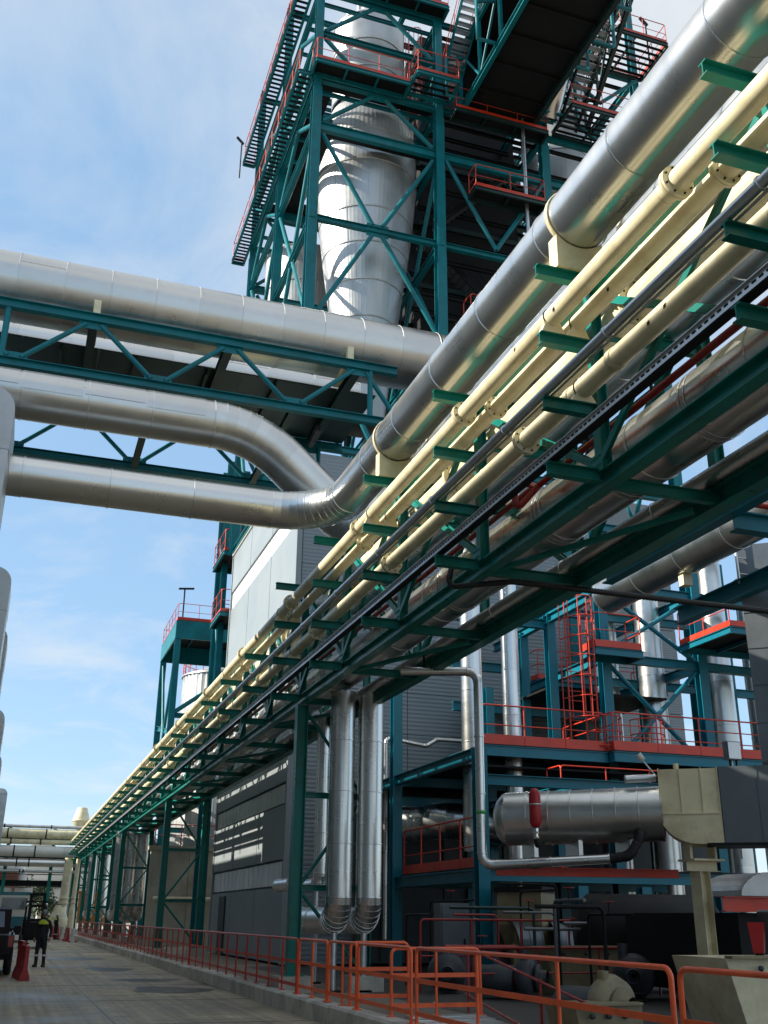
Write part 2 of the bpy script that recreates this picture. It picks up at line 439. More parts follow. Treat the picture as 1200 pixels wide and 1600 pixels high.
def clad_run(parent, pts, R, sheet=1.2, m=None, seg=40, bend=None, gores=7, name='cladding_sheet', gname='elbow_gore', n_f=None):
    """insulated pipe: every sheet of cladding and every elbow gore its own part"""
    m = m or ALU
    bend = bend or R * 1.6
    pts = [Vector(p) for p in pts]
    bends = bend if isinstance(bend, (list, tuple)) else [bend] * len(pts)
    cuts = []
    for i in range(1, len(pts) - 1):
        a, b, c = pts[i - 1], pts[i], pts[i + 1]
        d0, d1 = (a - b).normalized(), (c - b).normalized()
        L = bends[i - 1] / math.tan(d0.angle(d1) / 2)
        cuts.append((b + d0 * L, b, b + d1 * L))
    seq = [pts[0]]
    for c in cuts: seq += [c[0], c[2]]
    seq.append(pts[-1])
    for i in range(0, len(seq), 2):
        a, b = seq[i], seq[i + 1]
        Lt = (b - a).length
        k = max(1, round(Lt / sheet)); l = Lt / k
        me = sheet_mesh(l, R, m, seg)
        rot = rotz_to(b - a)
        for j in range(k):
            inst(name, me, parent, Matrix.Translation(a + (b - a).normalized() * (l * j)) @ rot @ Matrix.Rotation(random.choice((0, 1, 2, 3)) * math.pi / 2, 4, 'Z'))
        if i + 2 < len(seq):
            arc = fillet([seq[i], cuts[i // 2][1], seq[i + 3] if i + 3 < len(seq) else seq[-1]], bends[i // 2], gores)[1:-1]
            # mitred gores
            for j in range(len(arc) - 1):
                p, q = arc[j], arc[j + 1]
                mb = MB()
                pv = arc[j - 1] if j > 0 else p - (b - a).normalized() * 0.1
                nv = arc[j + 2] if j + 2 < len(arc) else q + (seq[i + 3] - seq[i + 2]).normalized() * 0.1
                t0 = ((q - p).normalized() + (p - pv).normalized()).normalized()
                t1 = ((q - p).normalized() + (nv - q).normalized()).normalized()
                d = (q - p).normalized()
                # perpendicular basis shared by the whole arc: plane normal
                nrm = (arc[1] - arc[0]).cross(arc[-1] - arc[0]).normalized()
                vs = []
                rings = [(p, t0, R), (q - d * 0.012, t1, R), (q - d * 0.012, t1, R + 0.008), (q + d * 0.006, t1, R + 0.008), (q + d * 0.006, t1, R - 0.004)]
                for c_, t_, r_ in rings:
                    e1 = nrm; e2 = t_.cross(nrm).normalized()
                    cosm = max(0.6, d.dot(t_))
                    for s_ in range(seg):
                        an = 2 * math.pi * s_ / seg
                        vs.append(c_ + e1 * math.cos(an) * r_ + e2 * (math.sin(an) * r_ / cosm))
                for g in range(len(rings) - 1):
                    fs = [(s_, (s_ + 1) % seg, seg + (s_ + 1) % seg, seg + s_) for s_ in range(seg)]
                    mb.add(vs[g * seg:(g + 2) * seg], fs, True)
                obj(gname, mb, m, parent)

def flange(parent, c, axis, r, R, m, t=0.035, bolts=8):
    ax = Vector(axis).normalized(); c = Vector(c)
    mb = MB()
    for s in (-1, 1):
        z0, z1 = (0.004, t) if s > 0 else (-t, -0.004)
        for pr in ([(r * 0.9, z0), (R, z0)], [(R, z0), (R, z1)], [(R, z1), (r * 0.9, z1)]):
            mb.lathe(pr, c, ax, 24)
    f = obj('flange', mb, m, parent)
    mb = MB()
    rf = V(1, 0, 0) if abs(ax.x) < 0.9 else V(0, 1, 0)
    nx = (rf - ax * rf.dot(ax)).normalized(); ny = ax.cross(nx)
    for k in range(bolts):
        t_ = 2 * math.pi * (k + .5) / bolts
        q = c + (nx * math.cos(t_) + ny * math.sin(t_)) * (r + R) / 2
        mb.cyl(q - ax * (t + 0.016), q + ax * (t + 0.016), 0.011, 6)
    b = obj('flange_bolts', mb, DARK, f)
    return f

def railing(parent, pts, h=1.1, mids=(0.55,), r=0.021, m=None, spacing=1.5, kick=0.0, post_r=None, close_ends=True, flatmid=False, seg=8, names=('rail_post', 'top_rail', 'mid_rail')):
    m = m or RED
    pts = [Vector(p) for p in pts]
    up = V(0, 0, h)
    top = [p + up for p in pts]
    path = ([pts[0] + V(0, 0, 0.0)] if close_ends else []) + top + ([pts[-1]] if close_ends else [])
    mb = MB().tube(fillet(path, 0.09, 4), r, seg)
    obj(names[1], mb, m, parent)
    for z in mids:
        mb = MB()
        for a, b in zip(pts[:-1], pts[1:]):
            if flatmid: mb.beam(a + V(0, 0, z), b + V(0, 0, z), 0.012, 0.06, kind='B')
            else: mb.tube([a + V(0, 0, z), b + V(0, 0, z)], r * 0.75, 6)
        obj(names[2], mb, m, parent)
    pr = post_r or r * 0.95
    me = mesh_of(MB().tube([(0, 0, 0), (0, 0, h)], pr, seg), m, name='rail_post')
    for a, b in zip(pts[:-1], pts[1:]):
        L = (b - a).length; k = max(1, round(L / spacing))
        for j in range(0 if (a is pts[0] and not close_ends) else 1, k + (1 if (b is not pts[-1] or not close_ends) else 0)):
            p = a + (b - a) * (j / k)
            inst(names[0], me, parent, Matrix.Translation(p))
    if kick:
        mb = MB()
        for a, b in zip(pts[:-1], pts[1:]): mb.beam(a + V(0, 0, kick / 2), b + V(0, 0, kick / 2), 0.014, kick, kind='B')
        obj('kick_plate', mb, m, parent)

def platform(name, label, cat, x0, x1, y0, y1, z, sides='SWEN', frame=0.18, m_rail=None, m_frame=None, group=None, mids=(0.55,), deck_m=None, r=0.021, kick=0.14, h=1.1, open_deck=False):
    t = thing(name, label, cat, ((x0 + x1) / 2, (y0 + y1) / 2, z), group)
    m_rail = m_rail or RED; m_frame = m_frame or TEAL_B
    if open_deck:
        me = mesh_of(MB().box((0, 0, 0), (x1 - x0 - .04, .13, .035)), deck_m or DARK, name='deck_bar')
        nb = max(2, int((y1 - y0) / .3))
        for k in range(nb): inst('deck_bar', me, t, Matrix.Translation(((x0 + x1) / 2, y0 + (y1 - y0) * (k + .5) / nb, z - .02)))
    else: obj('deck', MB().box(((x0 + x1) / 2, (y0 + y1) / 2, z - 0.02), (x1 - x0 - 0.02, y1 - y0 - 0.02, 0.04)), deck_m or DARK, t)
    for a, b in (((x0, y0), (x1, y0)), ((x0, y1), (x1, y1)), ((x0, y0), (x0, y1)), ((x1, y0), (x1, y1))):
        obj('edge_beam', MB().beam((*a, z - 0.045 - frame / 2), (*b, z - 0.045 - frame / 2), 0.1, frame), m_frame, t)
    n = int((x1 - x0) / 1.4)
    for k in range(1, n):
        x = x0 + (x1 - x0) * k / n
        obj('deck_joist', MB().beam((x, y0 + .05, z - 0.11), (x, y1 - .05, z - 0.11), 0.07, 0.12), m_frame, t)
    e = 0.03
    if 'S' in sides: railing(t, [(x0 + e, y0 + e, z), (x1 - e, y0 + e, z)], h, mids, r, m_rail, 1.4, kick)
    if 'N' in sides: railing(t, [(x0 + e, y1 - e, z), (x1 - e, y1 - e, z)], h, mids, r, m_rail, 1.4, kick)
    if 'W' in sides: railing(t, [(x0 + e, y0 + e, z), (x0 + e, y1 - e, z)], h, mids, r, m_rail, 1.4, kick)
    if 'E' in sides: railing(t, [(x1 - e, y0 + e, z), (x1 - e, y1 - e, z)], h, mids, r, m_rail, 1.4, kick)
    return t

def stair(name, label, p0, p1, width, side, m_s=None, m_r=None, n=None, group=None):
    """flight from p0 (bottom) to p1 (top); side = horizontal unit vector across"""
    p0, p1, side = Vector(p0), Vector(p1), Vector(side)
    t = thing(name, label, 'stairs', p0, group)
    m_s = m_s or TEAL_B; m_r = m_r or RED
    n = n or max(4, int(abs(p1.z - p0.z) / 0.22))
    run = V(p1.x - p0.x, p1.y - p0.y, 0).normalized()
    for s in (-1, 1):
        o = side * (s * width / 2)
        obj('stringer', MB().beam(p0 + o, p1 + o, 0.06, 0.24, kind='C'), m_s, t)
        q0, q1 = p0 + o + V(0, 0, 0.1), p1 + o + V(0, 0, 0.1)
        obj('handrail', MB().tube(fillet([q0, q0 + V(0, 0, 1), q1 + V(0, 0, 1), q1], 0.08, 3), 0.02, 6), m_r, t)
        obj('mid_rail', MB().tube([q0 + V(0, 0, .5), q1 + V(0, 0, .5)], 0.014, 6), m_r, t)
        k = max(2, int((p1 - p0).length / 1.2))
        me = mesh_of(MB().tube([(0, 0, 0), (0, 0, 1)], 0.018, 6), m_r, name='stair_post')
        for j in range(1, k): inst('rail_post', me, t, Matrix.Translation(q0 + (q1 - q0) * (j / k)))
    w = width - 0.08
    ry = math.atan2(side.y, side.x)
    me = mesh_of(MB().box((0, 0, 0), (w, 0.25, 0.035)), GALV, name='tread')
    for j in range(n):
        inst('tread', me, t, Matrix.Translation(p0 + (p1 - p0) * ((j + .5) / n)) @ Matrix.Rotation(ry, 4, 'Z'))
    return t

# ================================================================== SETTING
g = MB().add([(-3000, -400, -0.3), (3000, -400, -0.3), (3000, 5000, -0.3), (-3000, 5000, -0.3)], [(0, 1, 2, 3)])
struct('ground', g, DIRT)
rd = MB().add([(-2.6, -15, 0), (5.2, -15, 0), (5.2, 140, 0), (-2.6, 140, 0)], [(0, 1, 2, 3)])
rd.add([(-30, 140, 0), (40, 140, 0), (40, 190, 0), (-30, 190, 0)], [(0, 1, 2, 3)])
struct('road', rd, ROAD)
yard = MB().box((45.4, 62, -0.05), (79.8, 156, 0.5))
struct('yard_slab', yard, DIRT)
SHADE_FLOOR = mat('shaded_bay_concrete', (0.055, 0.048, 0.040), 0.6, 0, 0.3, 0.8, dirt=(0.02, 0.018, 0.016), dirt_amt=0.6, bump=0.3, bscale=8)  # dark colour stands in for shade on the bay floor
struct('bay_shade_sheet', MB().add([(7.2, 8, .204), (26, 8, .204), (26, 34, .204), (7.2, 34, .204)], [(0, 1, 2, 3)]), SHADE_FLOOR)  # sheet over the yard slab, painted as the bay's shade
kerb = struct('kerb', MB().box((5.32, 60, -0.1), (0.22, 150, 0.3)), CONC)
y = -4.0
while y < 128:
    L = random.uniform(1.8, 2.3) if y < 60 else 6.0
    dx, dz = random.uniform(-.012, .012), random.uniform(-.014, .012)
    mb = MB().prism([(-.17, -.3), (.17, -.3), (.17, -.02), (.15, 0), (-.135, 0), (-.17, -.035)], (5.32 + dx, y + .012, .3 + dz), (5.32 + dx * .3, y + L - .012, .3 + dz))
    obj('kerb_stone', mb, CONC, kerb)
    y += L
for k in range(22):
    y = 3 + 5.2 * k
    struct('road_joint', MB().box((1.3, y, .002), (7.7, .025, .004)), OILSTAIN)
struct('road_joint', MB().box((1.9, 50, .0035), (.025, 110, .004)), OILSTAIN)
for i, (x, yy, a, b, r) in enumerate([(3.9, 31, .8, .35, .3), (3.4, 37.5, .7, .5, .1), (3.9, 27, .9, .4, .5), (2.9, 47, 1.2, .4, .2)]):
    mb = MB(); n = 22
    mb.add([(x + math.cos(t) * a * (1 + .25 * math.sin(3 * t + i) + .12 * math.sin(7 * t)), yy + math.sin(t) * b * 3 * (1 + .2 * math.cos(2 * t + i)), 0.004) for t in [2 * math.pi * k / n for k in range(n)]], [tuple(range(n))])
    o = struct('oil_stain', mb, OILSTAIN)
# far hill
mb = MB(); nx_, ny_ = 60, 12
vs = []
for j in range(ny_ + 1):
    for i in range(nx_ + 1):
        X = -700 + 1500 * i / nx_; Y = 1000 + 900 * j / ny_
        prof = math.sin(math.pi * min(1, j / 8) / 2)
        h = prof * (38 + 18 * (X / 200.0 if X > -150 else -0.75) * 0.5 + 9 * math.sin(X * .012 + 1) + 4 * math.sin(X * .05) + 3 * math.sin(X * .021 + j))
        vs.append((X, Y, max(-1, h * 1.7)))
fs = [(j * (nx_ + 1) + i, j * (nx_ + 1) + i + 1, (j + 1) * (nx_ + 1) + i + 1, (j + 1) * (nx_ + 1) + i) for j in range(ny_) for i in range(nx_)]
mb.add(vs, fs, True)
struct('hill', mb, HILL)

# left hand works building, which throws the road into shade
lb = thing('works_building', 'long grey clad works building along the left edge of the road', 'building', (-12, 60, 0))
obj('wall', MB().box((-12, 13, 6.15), (18.8, 54, 12.3)), PANEL_D, lb)
obj('wall', MB().box((-12, 90, 5.4), (18.8, 99.9, 10.8)), PANEL_D, lb)
obj('roof_trim', MB().box((-2.55, 13, 12.35), (0.12, 54, 0.25)), TRIM, lb)
obj('roof_trim', MB().box((-2.55, 90, 10.85), (0.12, 99.9, 0.25)), TRIM, lb)

# ducts on its wall
DUCTW = ['nearest and palest, top just below the bridge', 'second, dark with a dented rounded head', 'slim third one behind the dented dark duct', 'fourth from us, plain head', 'fifth and lowest of the far wall ducts', 'farthest, ribbed, above the cross pipes']
for i, (Y, zt, D) in enumerate([(19.0, 10.72, 1.5), (30.2, 10.75, 1.3), (34.2, 10.1, 1.2), (46, 9.55, 1.3), (52, 8.6, 1.2), (93, 11.3, 1.7)]):
    t = thing('wall_duct', 'grey sheet metal wall duct, ' + DUCTW[i], 'duct', (-1.0 - D / 2, Y, 0), 'ducts along the left wall')
    m = ALU_D if i != 1 else ALU_W
    def rr(w, z0, z1, r, top):
        p = [(-w / 2, z0), (w / 2, z0)]
        if top: p += [(w / 2 - r + r * math.cos(R_(a)), z1 - r + r * math.sin(R_(a))) for a in range(0, 91, 15)] + [(-w / 2 + r + r * math.cos(R_(a)), z1 - r + r * math.sin(R_(a))) for a in range(90, 181, 15)]
        else: p += [(w / 2, z1), (-w / 2, z1)]
        return p
    xc, w = -0.99 - 1.6 / 2, 1.6
    dz = 1.25 if i < 5 else .42
    z = zt
    k = 0
    while z > 3.4:
        z0 = z - dz
        e = .006 * (k % 2)
        pr = rr(w - 2 * e, z0 + .006, z, .45, k == 0)
        obj('duct_sheet', MB().prism([(-a, b) for a, b in pr] if False else pr, (xc, Y - D / 2 + e, 0), (xc, Y + D / 2 - e, 0)), m, t)
        z = z0; k += 1
    obj('wall_stub', MB().box((-2.62, Y, 4.2), (.5, D * .8, .9)), m, t)
    for zz in (5.2, 8.0): obj('wall_bracket', MB().box((-2.62, Y + D * .4, zz), (.4, .1, .12)), GALV, t)

# ================================================================== PIPE RACK
RX0, RXF, RXR = 5.0, 5.73, 7.25
rack = thing('pipe_rack', 'green teal steel pipe rack on tall columns running along the kerb', 'pipe rack', (RXF, 43.5, 0))
YS = [5.86 + 3.31 * k for k in range(-2, 31)]
Z_A, Z_B, Z_C, Z_D = 8.85, 7.93, 7.09, 6.28
ZCH = 6.17
# chords, in panel lengths
def chordlen(x, z, w, h, nm):
    ys = YS
    for k in range(0, len(ys) - 1, 4):
        a, b = ys[k], ys[min(k + 4, len(ys) - 1)]
        obj(nm, MB().beam((x, a, z), (x, b - .004, z), w, h), TEAL, rack)
chordlen(RXF + .01, ZCH, .17, .20, 'bottom_chord')
chordlen(RXR, ZCH, .2, .24, 'bottom_chord')
chordlen(RXF, 8.66, .12, .14, 'top_chord')
chordlen(RXR, 8.95, .14, .16, 'top_chord')
def Ibar(w, h, L): return MB().beam((0, 0, 0), (L, 0, 0), w, h)
me_d = mesh_of(Ibar(.11, .15, .66), TEAL, name='bracket')
me_a = mesh_of(Ibar(.11, .15, 2.3), TEAL, name='cross_beam')
me_e = mesh_of(Ibar(.09, .14, 1.42), TEAL, name='cross_beam')
me_v = mesh_of(MB().beam((0, 0, ZCH + .1), (0, 0, 8.8), .14, .14, up=(1, 0, 0)), TEAL, name='truss_post')
me_g = mesh_of(MB().box((0, 0, 0), (.012, .27, .22)), TEAL, name='gusset_plate')
bm_ = MB()
for yy in (-.09, -.03, .03, .09):
    for zz in (-.05, .05): bm_.cyl((-.02, yy, zz), (.02, yy, zz), .013, 6)
me_b = mesh_of(bm_, TEAL, name='bolts')
for k, Y in enumerate(YS):
    T = Matrix.Translation
    if Y < 23: inst('cross_beam', me_a, rack, T((RX0, Y, Z_A - .075)))
    else: inst('cross_beam', me_e, rack, T((RXF + .08, Y, Z_A - .075)))
    for z in (Z_B, Z_C, Z_D): inst('bracket', me_d, rack, T((RX0, Y, z - .075)))
    inst('cross_beam', me_e, rack, T((RXF + .08, Y, 8.17 - .075)))
    inst('cross_beam', me_e, rack, T((RXF + .08, Y, ZCH - .02)))
    if k % 2 == 0: inst('cross_beam', me_e, rack, T((RXF + .08, Y, 7.1)))
    inst('truss_post', me_v, rack, T((RXF, Y, 0)))
    inst('truss_post', me_v, rack, T((RXR, Y, 0)))
    inst('gusset_plate', me_g, rack, T((RXF - .10, Y, ZCH + .18)))
    if k < 14: inst('gusset_bolts', me_b, rack, T((RXF - .10, Y, ZCH + .2)))['kind'] = 'stuff'
for k in range(len(YS) - 1):
    a, b = YS[k], YS[k + 1]
    if k != 3 and k != 1: obj('diagonal', MB().beam((RXF - .055, a + .1, 8.5), (RXF - .055, b - .1, ZCH + .2), .09, .10, kind='L', up=(1, 0, 0)), TEAL, rack)
    obj('diagonal', MB().beam((RXF + .055, a + .1, ZCH + .2), (RXF + .055, b - .1, 8.5), .09, .10, kind='I', up=(1, 0, 0)), TEAL, rack)
    obj('diagonal', MB().beam((RXR, a + .1, 8.8) if k % 2 else (RXR, a + .1, ZCH + .2), (RXR, b - .1, ZCH + .2) if k % 2 else (RXR, b - .1, 8.8), .1, .1, up=(1, 0, 0)), TEAL, rack)
    if k % 2 == 1:
        obj('wind_brace', MB().tube([(RXF + .15, b - .3, ZCH - .06), (RXR - .15, a + .3, ZCH - .06)], .045, 10), TEAL, rack)
# trestles down to the ground
for bi, Y in enumerate([1.4, 22.4, 43.4, 61, 66.5, 74, 82, 90, 98, 107]):
    for x in (RXF, RXR):
        obj('trestle_column', MB().beam((x, Y, .50), (x, Y, 6.05), .24, .25, up=(1, 0, 0)), TEAL, rack)
        obj('footing', MB().box((x, Y, .33), (.7, .7, .34)), CONC, rack)
        obj('base_plate', MB().box((x, Y, .515), (.42, .42, .03)), TEAL, rack)
    for z in (2.2, 4.1): obj('trestle_strut', MB().beam((RXF + .13, Y, z), (RXR - .13, Y, z), .1, .12), TEAL, rack)
    for (za, zb) in ((2.1, .7), (2.3, 4.0), (4.2, 5.9)):
        pa, pb = ((RXF + .13, Y, za), (RXR - .13, Y, zb)) if za != 4.2 else ((RXR - .13, Y, za), (RXF + .13, Y, zb))
        obj('trestle_brace', MB().tube([pa, pb], .04, 8), TEAL, rack)

# ---- pipes carried by the rack
YE = 104.0
def saddle(parent, X, Y, zb, zc, R, w, m=CREAM, L=.2):
    prof = [(-w / 2, zb), (w / 2, zb)]
    half = min(w / 2, R * .97)
    n = 10
    for k in range(n + 1):
        x = half - 2 * half * k / n
        prof.append((x if 0 < k < n else (w / 2 if k == 0 else -w / 2), zc - math.sqrt(max(0, R * R - x * x)) - .004))
    mb = MB()
    a = [(X + p[0], Y - L / 2, p[1]) for p in prof]; b = [(X + p[0], Y + L / 2, p[1]) for p in prof]
    nn = len(prof)
    mb.add(a + b, [tuple(range(nn)), tuple(range(2 * nn - 1, nn - 1, -1))] + [(i, nn + i, nn + (i + 1) % nn, (i + 1) % nn) for i in range(nn)])
    obj('saddle', mb, m, parent)
    mb = MB()
    mb.lathe([(R + .004, -.03), (R + .016, -.03), (R + .016, .03), (R + .004, .03)], (X, Y - L * .35, zc), (0, 1, 0), 32)
    obj('saddle_strap', mb, m, parent)

YBR, ZBR = 19.75, 9.57
t = thing('insulated_pipe', 'big shiny silver clad pipe on top brackets that elbows left across the road', 'pipe', (5.56, 10, 9.58))
clad_run(t, [(5.56, .6, 9.58), (5.56, YBR, 9.58), (-9, YBR, 9.58)], .40, 1.72, ALU, 48, bend=1.35, gores=10)
for Y in (2.55, 9.17, 15.79): saddle(t, 5.56, Y, Z_A + .004, 9.58, .412, .62)

t = thing('insulated_pipe', 'middle silver bridge pipe that dips down beyond the elbow into the rack', 'pipe', (1, 20.55, 11.74))
clad_run(t, [(-9, 20.62, 11.76), (3.95, 20.62, 11.76), (6.68, 20.95, 9.55), (6.68, 0.6, 9.55)], .52, 1.30, ALU_W, 48, bend=[2.7, .95], gores=8)
for Y in (2.55, 9.17, 15.79): saddle(t, 6.68, Y, Z_A + .004, 9.55, .532, .6)
# riveted lap strips on the upper half of the bridge pipe
for k in range(9):
    x = -8.8 + 1.29 * k
    mb = MB(); n = 7; zz = .035 * (k % 2)
    vs = []
    for j in range(n + 1):
        a = R_(92 + (96 - 8 * (k % 2)) * j / n)
        for xx in (x, x + 1.24): vs.append((xx, 20.62 + math.cos(a) * .5305, 11.76 + math.sin(a) * .5305))
    mb.add(vs, [(2 * j, 2 * j + 2, 2 * j + 3, 2 * j + 1) for j in range(n)], True)
    obj('lap_sheet', mb, ALU_W, t)

def painted(label, X, Zc, R, flY, saddleY, zb, m=CREAM, y0=.6, y1=YE, cat='pipe', wear=True, couplingY=()):
    t = thing('painted_pipe', label, cat, (X, 20, Zc))
    mb = MB(); ys = [y0] + sorted(flY) + [y1]
    for a, b in zip(ys[:-1], ys[1:]):
        obj('pipe_run', MB().tube([(X, a, Zc), (X, b - .002, Zc)], R, 28, True), m, t)
    for Y in flY: flange(t, (X, Y, Zc), (0, 1, 0), R, R * 1.55 if R < .15 else R * 1.4, m)
    for Y in saddleY:
        mb = MB(); w = R * 2.3
        mb.add([(X - w / 2 - .02, Y - .06, zb), (X + w / 2 + .02, Y - .06, zb), (X + w / 2 + .02, Y + .06, zb), (X - w / 2 - .02, Y + .06, zb),
                (X - R * .8, Y - .06, Zc - R * .55), (X + R * .8, Y - .06, Zc - R * .55), (X + R * .8, Y + .06, Zc - R * .55), (X - R * .8, Y + .06, Zc - R * .55)],
               [(3, 2, 1, 0), (0, 1, 5, 4), (1, 2, 6, 5), (2, 3, 7, 6), (3, 0, 4, 7), (4, 5, 6, 7)])
        obj('saddle', mb, m, t)
        mb = MB(); pts = [(X + (R + .008) * math.cos(a), Y - .045, Zc + (R + .008) * math.sin(a)) for a in [R_(-35 + 250 * k / 14) for k in range(15)]]
        obj('u_bolt', MB().tube([(X + R + .008, Y - .045, zb)] + pts + [(X - R - .008, Y - .045, zb)], .007, 5), DARK, t)
    for Y in couplingY:
        obj('weld_collar', MB().lathe([(R, -.05), (R + .012, -.05), (R + .012, .05), (R, .05)], (X, Y, Zc), (0, 1, 0), 24), m, t)
    return t
sy = [YS[k] for k in range(len(YS)) if k % 2 == 1]
p2 = painted('outer cream pipe on second tier brackets, nearest the road', 5.16, 8.13, .112, [6.62, 11.74, 16.5, 21.5, 26.6, 32, 38, 44], [y for y in sy if y < 60], Z_B)
p3 = painted('cream pipe lying just inside the outer cream pipe on second tier', 5.49, 8.12, .102, [6.32, 11.4, 17.2, 22.6, 27.9, 33, 39], [y for y in sy if y < 60], Z_B)
p4 = painted('wide cream pipe inside the rack behind the thin steel conduit', 6.10, 8.24 + .02, .225, [8.7, 14.06, 19.5, 25, 30.5], [], 8.2)
p6 = painted('cream pipe on third tier brackets under the thin steel conduit', 5.5, 7.255, .118, [10.58, 15.72, 20.48, 25.6, 31, 36.5, 42], [y for y in sy if y < 60], Z_C, couplingY=(8.4, 9.35))
# little chips and stickers on the near cream pipes
for (par, X, Zc, R, Y, a) in ((p2, 5.16, 8.13, .112, 9.9, 185), (p2, 5.16, 8.13, .112, 8.9, 200), (p3, 5.49, 8.12, .102, 8.3, 215), (p6, 5.5, 7.255, .118, 7.6, 200), (p6, 5.5, 7.255, .118, 7.3, 190)):
    mb = MB(); d = V(math.cos(R_(a)), 0, math.sin(R_(a))); q = V(X, Y, Zc) + d * (R + .003); e = V(-d.z, 0, d.x)
    mb.add([q - e * .02 + V(0, -.03, 0), q + e * .016 + V(0, -.012, 0), q + e * .022 + V(0, .03, 0), q - e * .012 + V(0, .02, 0)], [(0, 1, 2, 3)])
    obj('paint_chip', mb, DARK, par)

rw = random.Random(5)
for par, X, Zc, R in ((p2, 5.16, 8.13, .112), (p3, 5.49, 8.12, .102), (p4, 6.10, 8.26, .225), (p6, 5.5, 7.255, .118)):
    me = mesh_of(MB().lathe([(R - .002, -.012), (R + .005, 0), (R - .002, .012)], (0, 0, 0), (0, 1, 0), 28), CREAM, name='weld_bead')
    y = 3.0 + rw.random()
    while y < 45:
        inst('weld_bead', me, par, Matrix.Translation((X, y, Zc))); y += rw.uniform(1.9, 3.6)
t = thing('steel_conduit', 'thin dull silver insulated line along the tips of the third tier', 'pipe', (5.03, 20, 7.15))
clad_run(t, [(5.035, .6, 7.155), (5.035, YE, 7.155)], .056, 2.4, GALV, 16)
obj('tracer_tube', MB().tube([(5.10, .6, 7.11), (5.10, YE, 7.11)], .014, 6), GALV, t)
t = thing('insulated_pipe', 'shaded silver pipe deep in the rack behind the cream pipes', 'pipe', (6.75, 20, 8.5))
clad_run(t, [(6.76, .6, 8.50), (6.76, YE, 8.50)], .32, 2.4, ALU, 32)
t = thing('insulated_pipe', 'large silver pipe on the lowest rack tier with double bands', 'pipe', (6.5, 20, 6.87))
clad_run(t, [(6.58, .6, 6.83), (6.58, YE, 6.83)], .42, 2.2, ALU, 36)
bme = mesh_of(MB().lathe([(.425, -.01), (.434, -.01), (.434, .01), (.425, .01)], (0, 0, 0), (0, 1, 0), 32), GALV, name='band')
for k in range(26):
    for d in (-.05, .05): inst('band', bme, t, Matrix.Translation((6.58, 3 + 1.75 * k + d, 6.83)))
t = thing('insulated_pipe', 'slim silver pipe under the rack beside its rear bottom chord', 'pipe', (7.0, 20, 6.35))
clad_run(t, [(7.09, .6, 6.38), (7.09, YE, 6.38)], .11, 2.4, ALU, 20)
t = thing('insulated_pipe', 'rusty brown shaded pipe hung beneath the rack deck', 'pipe', (6.2, 20, 6.3))
clad_run(t, [(6.02, .6, 6.38), (6.02, 60, 6.38)], .14, 2.4, ALU_W, 20)
# cable tray: side walls with slots, rungs
t = thing('cable_tray', 'perforated steel cable tray along the tips of the lowest tier', 'cable tray', (5.1, 20, 6.3))
obj('tray_floor', MB().box((5.07, 45, 6.296), (.10, 90, .012)), DARK, t)
obj('tray_side', MB().box((5.015, 45, 6.345), (.006, 90, .085)), GALV, t)
obj('tray_side', MB().box((5.122, 45, 6.345), (.006, 90, .085)), GALV, t)
obj('tray_lip', MB().box((5.003, 45, 6.391), (.03, 90, .006)), GALV, t)
sm = MB()
for k in range(300): sm.box((5.0095, 4.0 + .09 * k, 6.35), (.005, .05, .018))
o = obj('tray_slots', sm, DARK, t); o['kind'] = 'stuff'
for q in range(3): obj('cable', MB().tube([(5.04 + .028 * q, .5, 6.318), (5.04 + .028 * q, 90, 6.318)], .012, 6), RUBBER, t)
t = thing('fire_water_pipe', 'thin dark red fire water pipe along the rack with a stepped bend', 'pipe', (6.0, 20, 6.96))
zf = 6.96; xf = 5.98
obj('pipe_run', MB().tube(fillet([(xf, .6, zf), (xf, 11.2, zf), (5.62, 11.2, zf - .42), (5.62, 11.2, zf + .02), (6.0, 11.35, zf + .05), (6.0, 60, zf + .05)], .05, 4), .044, 12), FIRE, t)
for Y in (5.0, 8.5, 16, 22): obj('hanger', MB().box((xf, Y, zf + .12), (.02, .04, .22)), DARK, t)
# black corrugated conduit branching right below the rack
t = thing('flexible_conduit', 'black corrugated conduit crossing below the rack towards the right', 'conduit', (7, 12.5, 6))
pts = fillet([(5.42, 12.9, 6.28), (5.35, 12.9, 5.98), (6.1, 12.35, 5.98), (12.5, 12.3, 5.98)], .12, 5)
obj('pipe_run', MB().tube(pts, .04, 10), RUBBER, t)
rm = MB()
for k in range(120): rm.lathe([(.039, -.008), (.048, 0), (.039, .008)], (6.2 + .05 * k, 12.345 - .0002 * k, 5.98), (1, 0, 0), 10)
o = obj('corrugation', rm, RUBBER, t); o['kind'] = 'stuff'

# ---- vertical pipe pairs dropping from the rack
def drop_pair(label, xs, Y, D, z0, ztop, yback, grp, seg=36):
    for i, x in enumerate(xs):
        t = thing('drop_pipe', label[i], 'pipe', (x, Y, z0), grp)
        clad_run(t, [(x, Y, ztop), (x, Y, z0 + D / 2), (x, Y + yback, z0 + D / 2)], D / 2, 1.05, ALU, seg, bend=D * .8, gores=8)
        obj('support_foot', MB().cyl((x, Y + .3, .2), (x, Y + .3, z0 + .08), .07, 12), GALV, t)
        obj('support_base', MB().box((x, Y + .3, .22), (.3, .3, .04)), DARK, t)
drop_pair(['left one of the two bright silver drop pipes by the nearest trestle', 'right one of the two bright silver drop pipes by the nearest trestle'], (6.54, 7.19), 21.9, .55, 1.29, 6.3, 3.0, 'silver drop pipes')
drop_pair(['slim silver riser left of the bright drop pipes, by the teal column', 'slim silver riser squeezed behind the bright drop pipe pair'], (6.35, 6.95), 24.9, .30, 2.2, 6.3, 1.6, 'slim silver risers', 20)
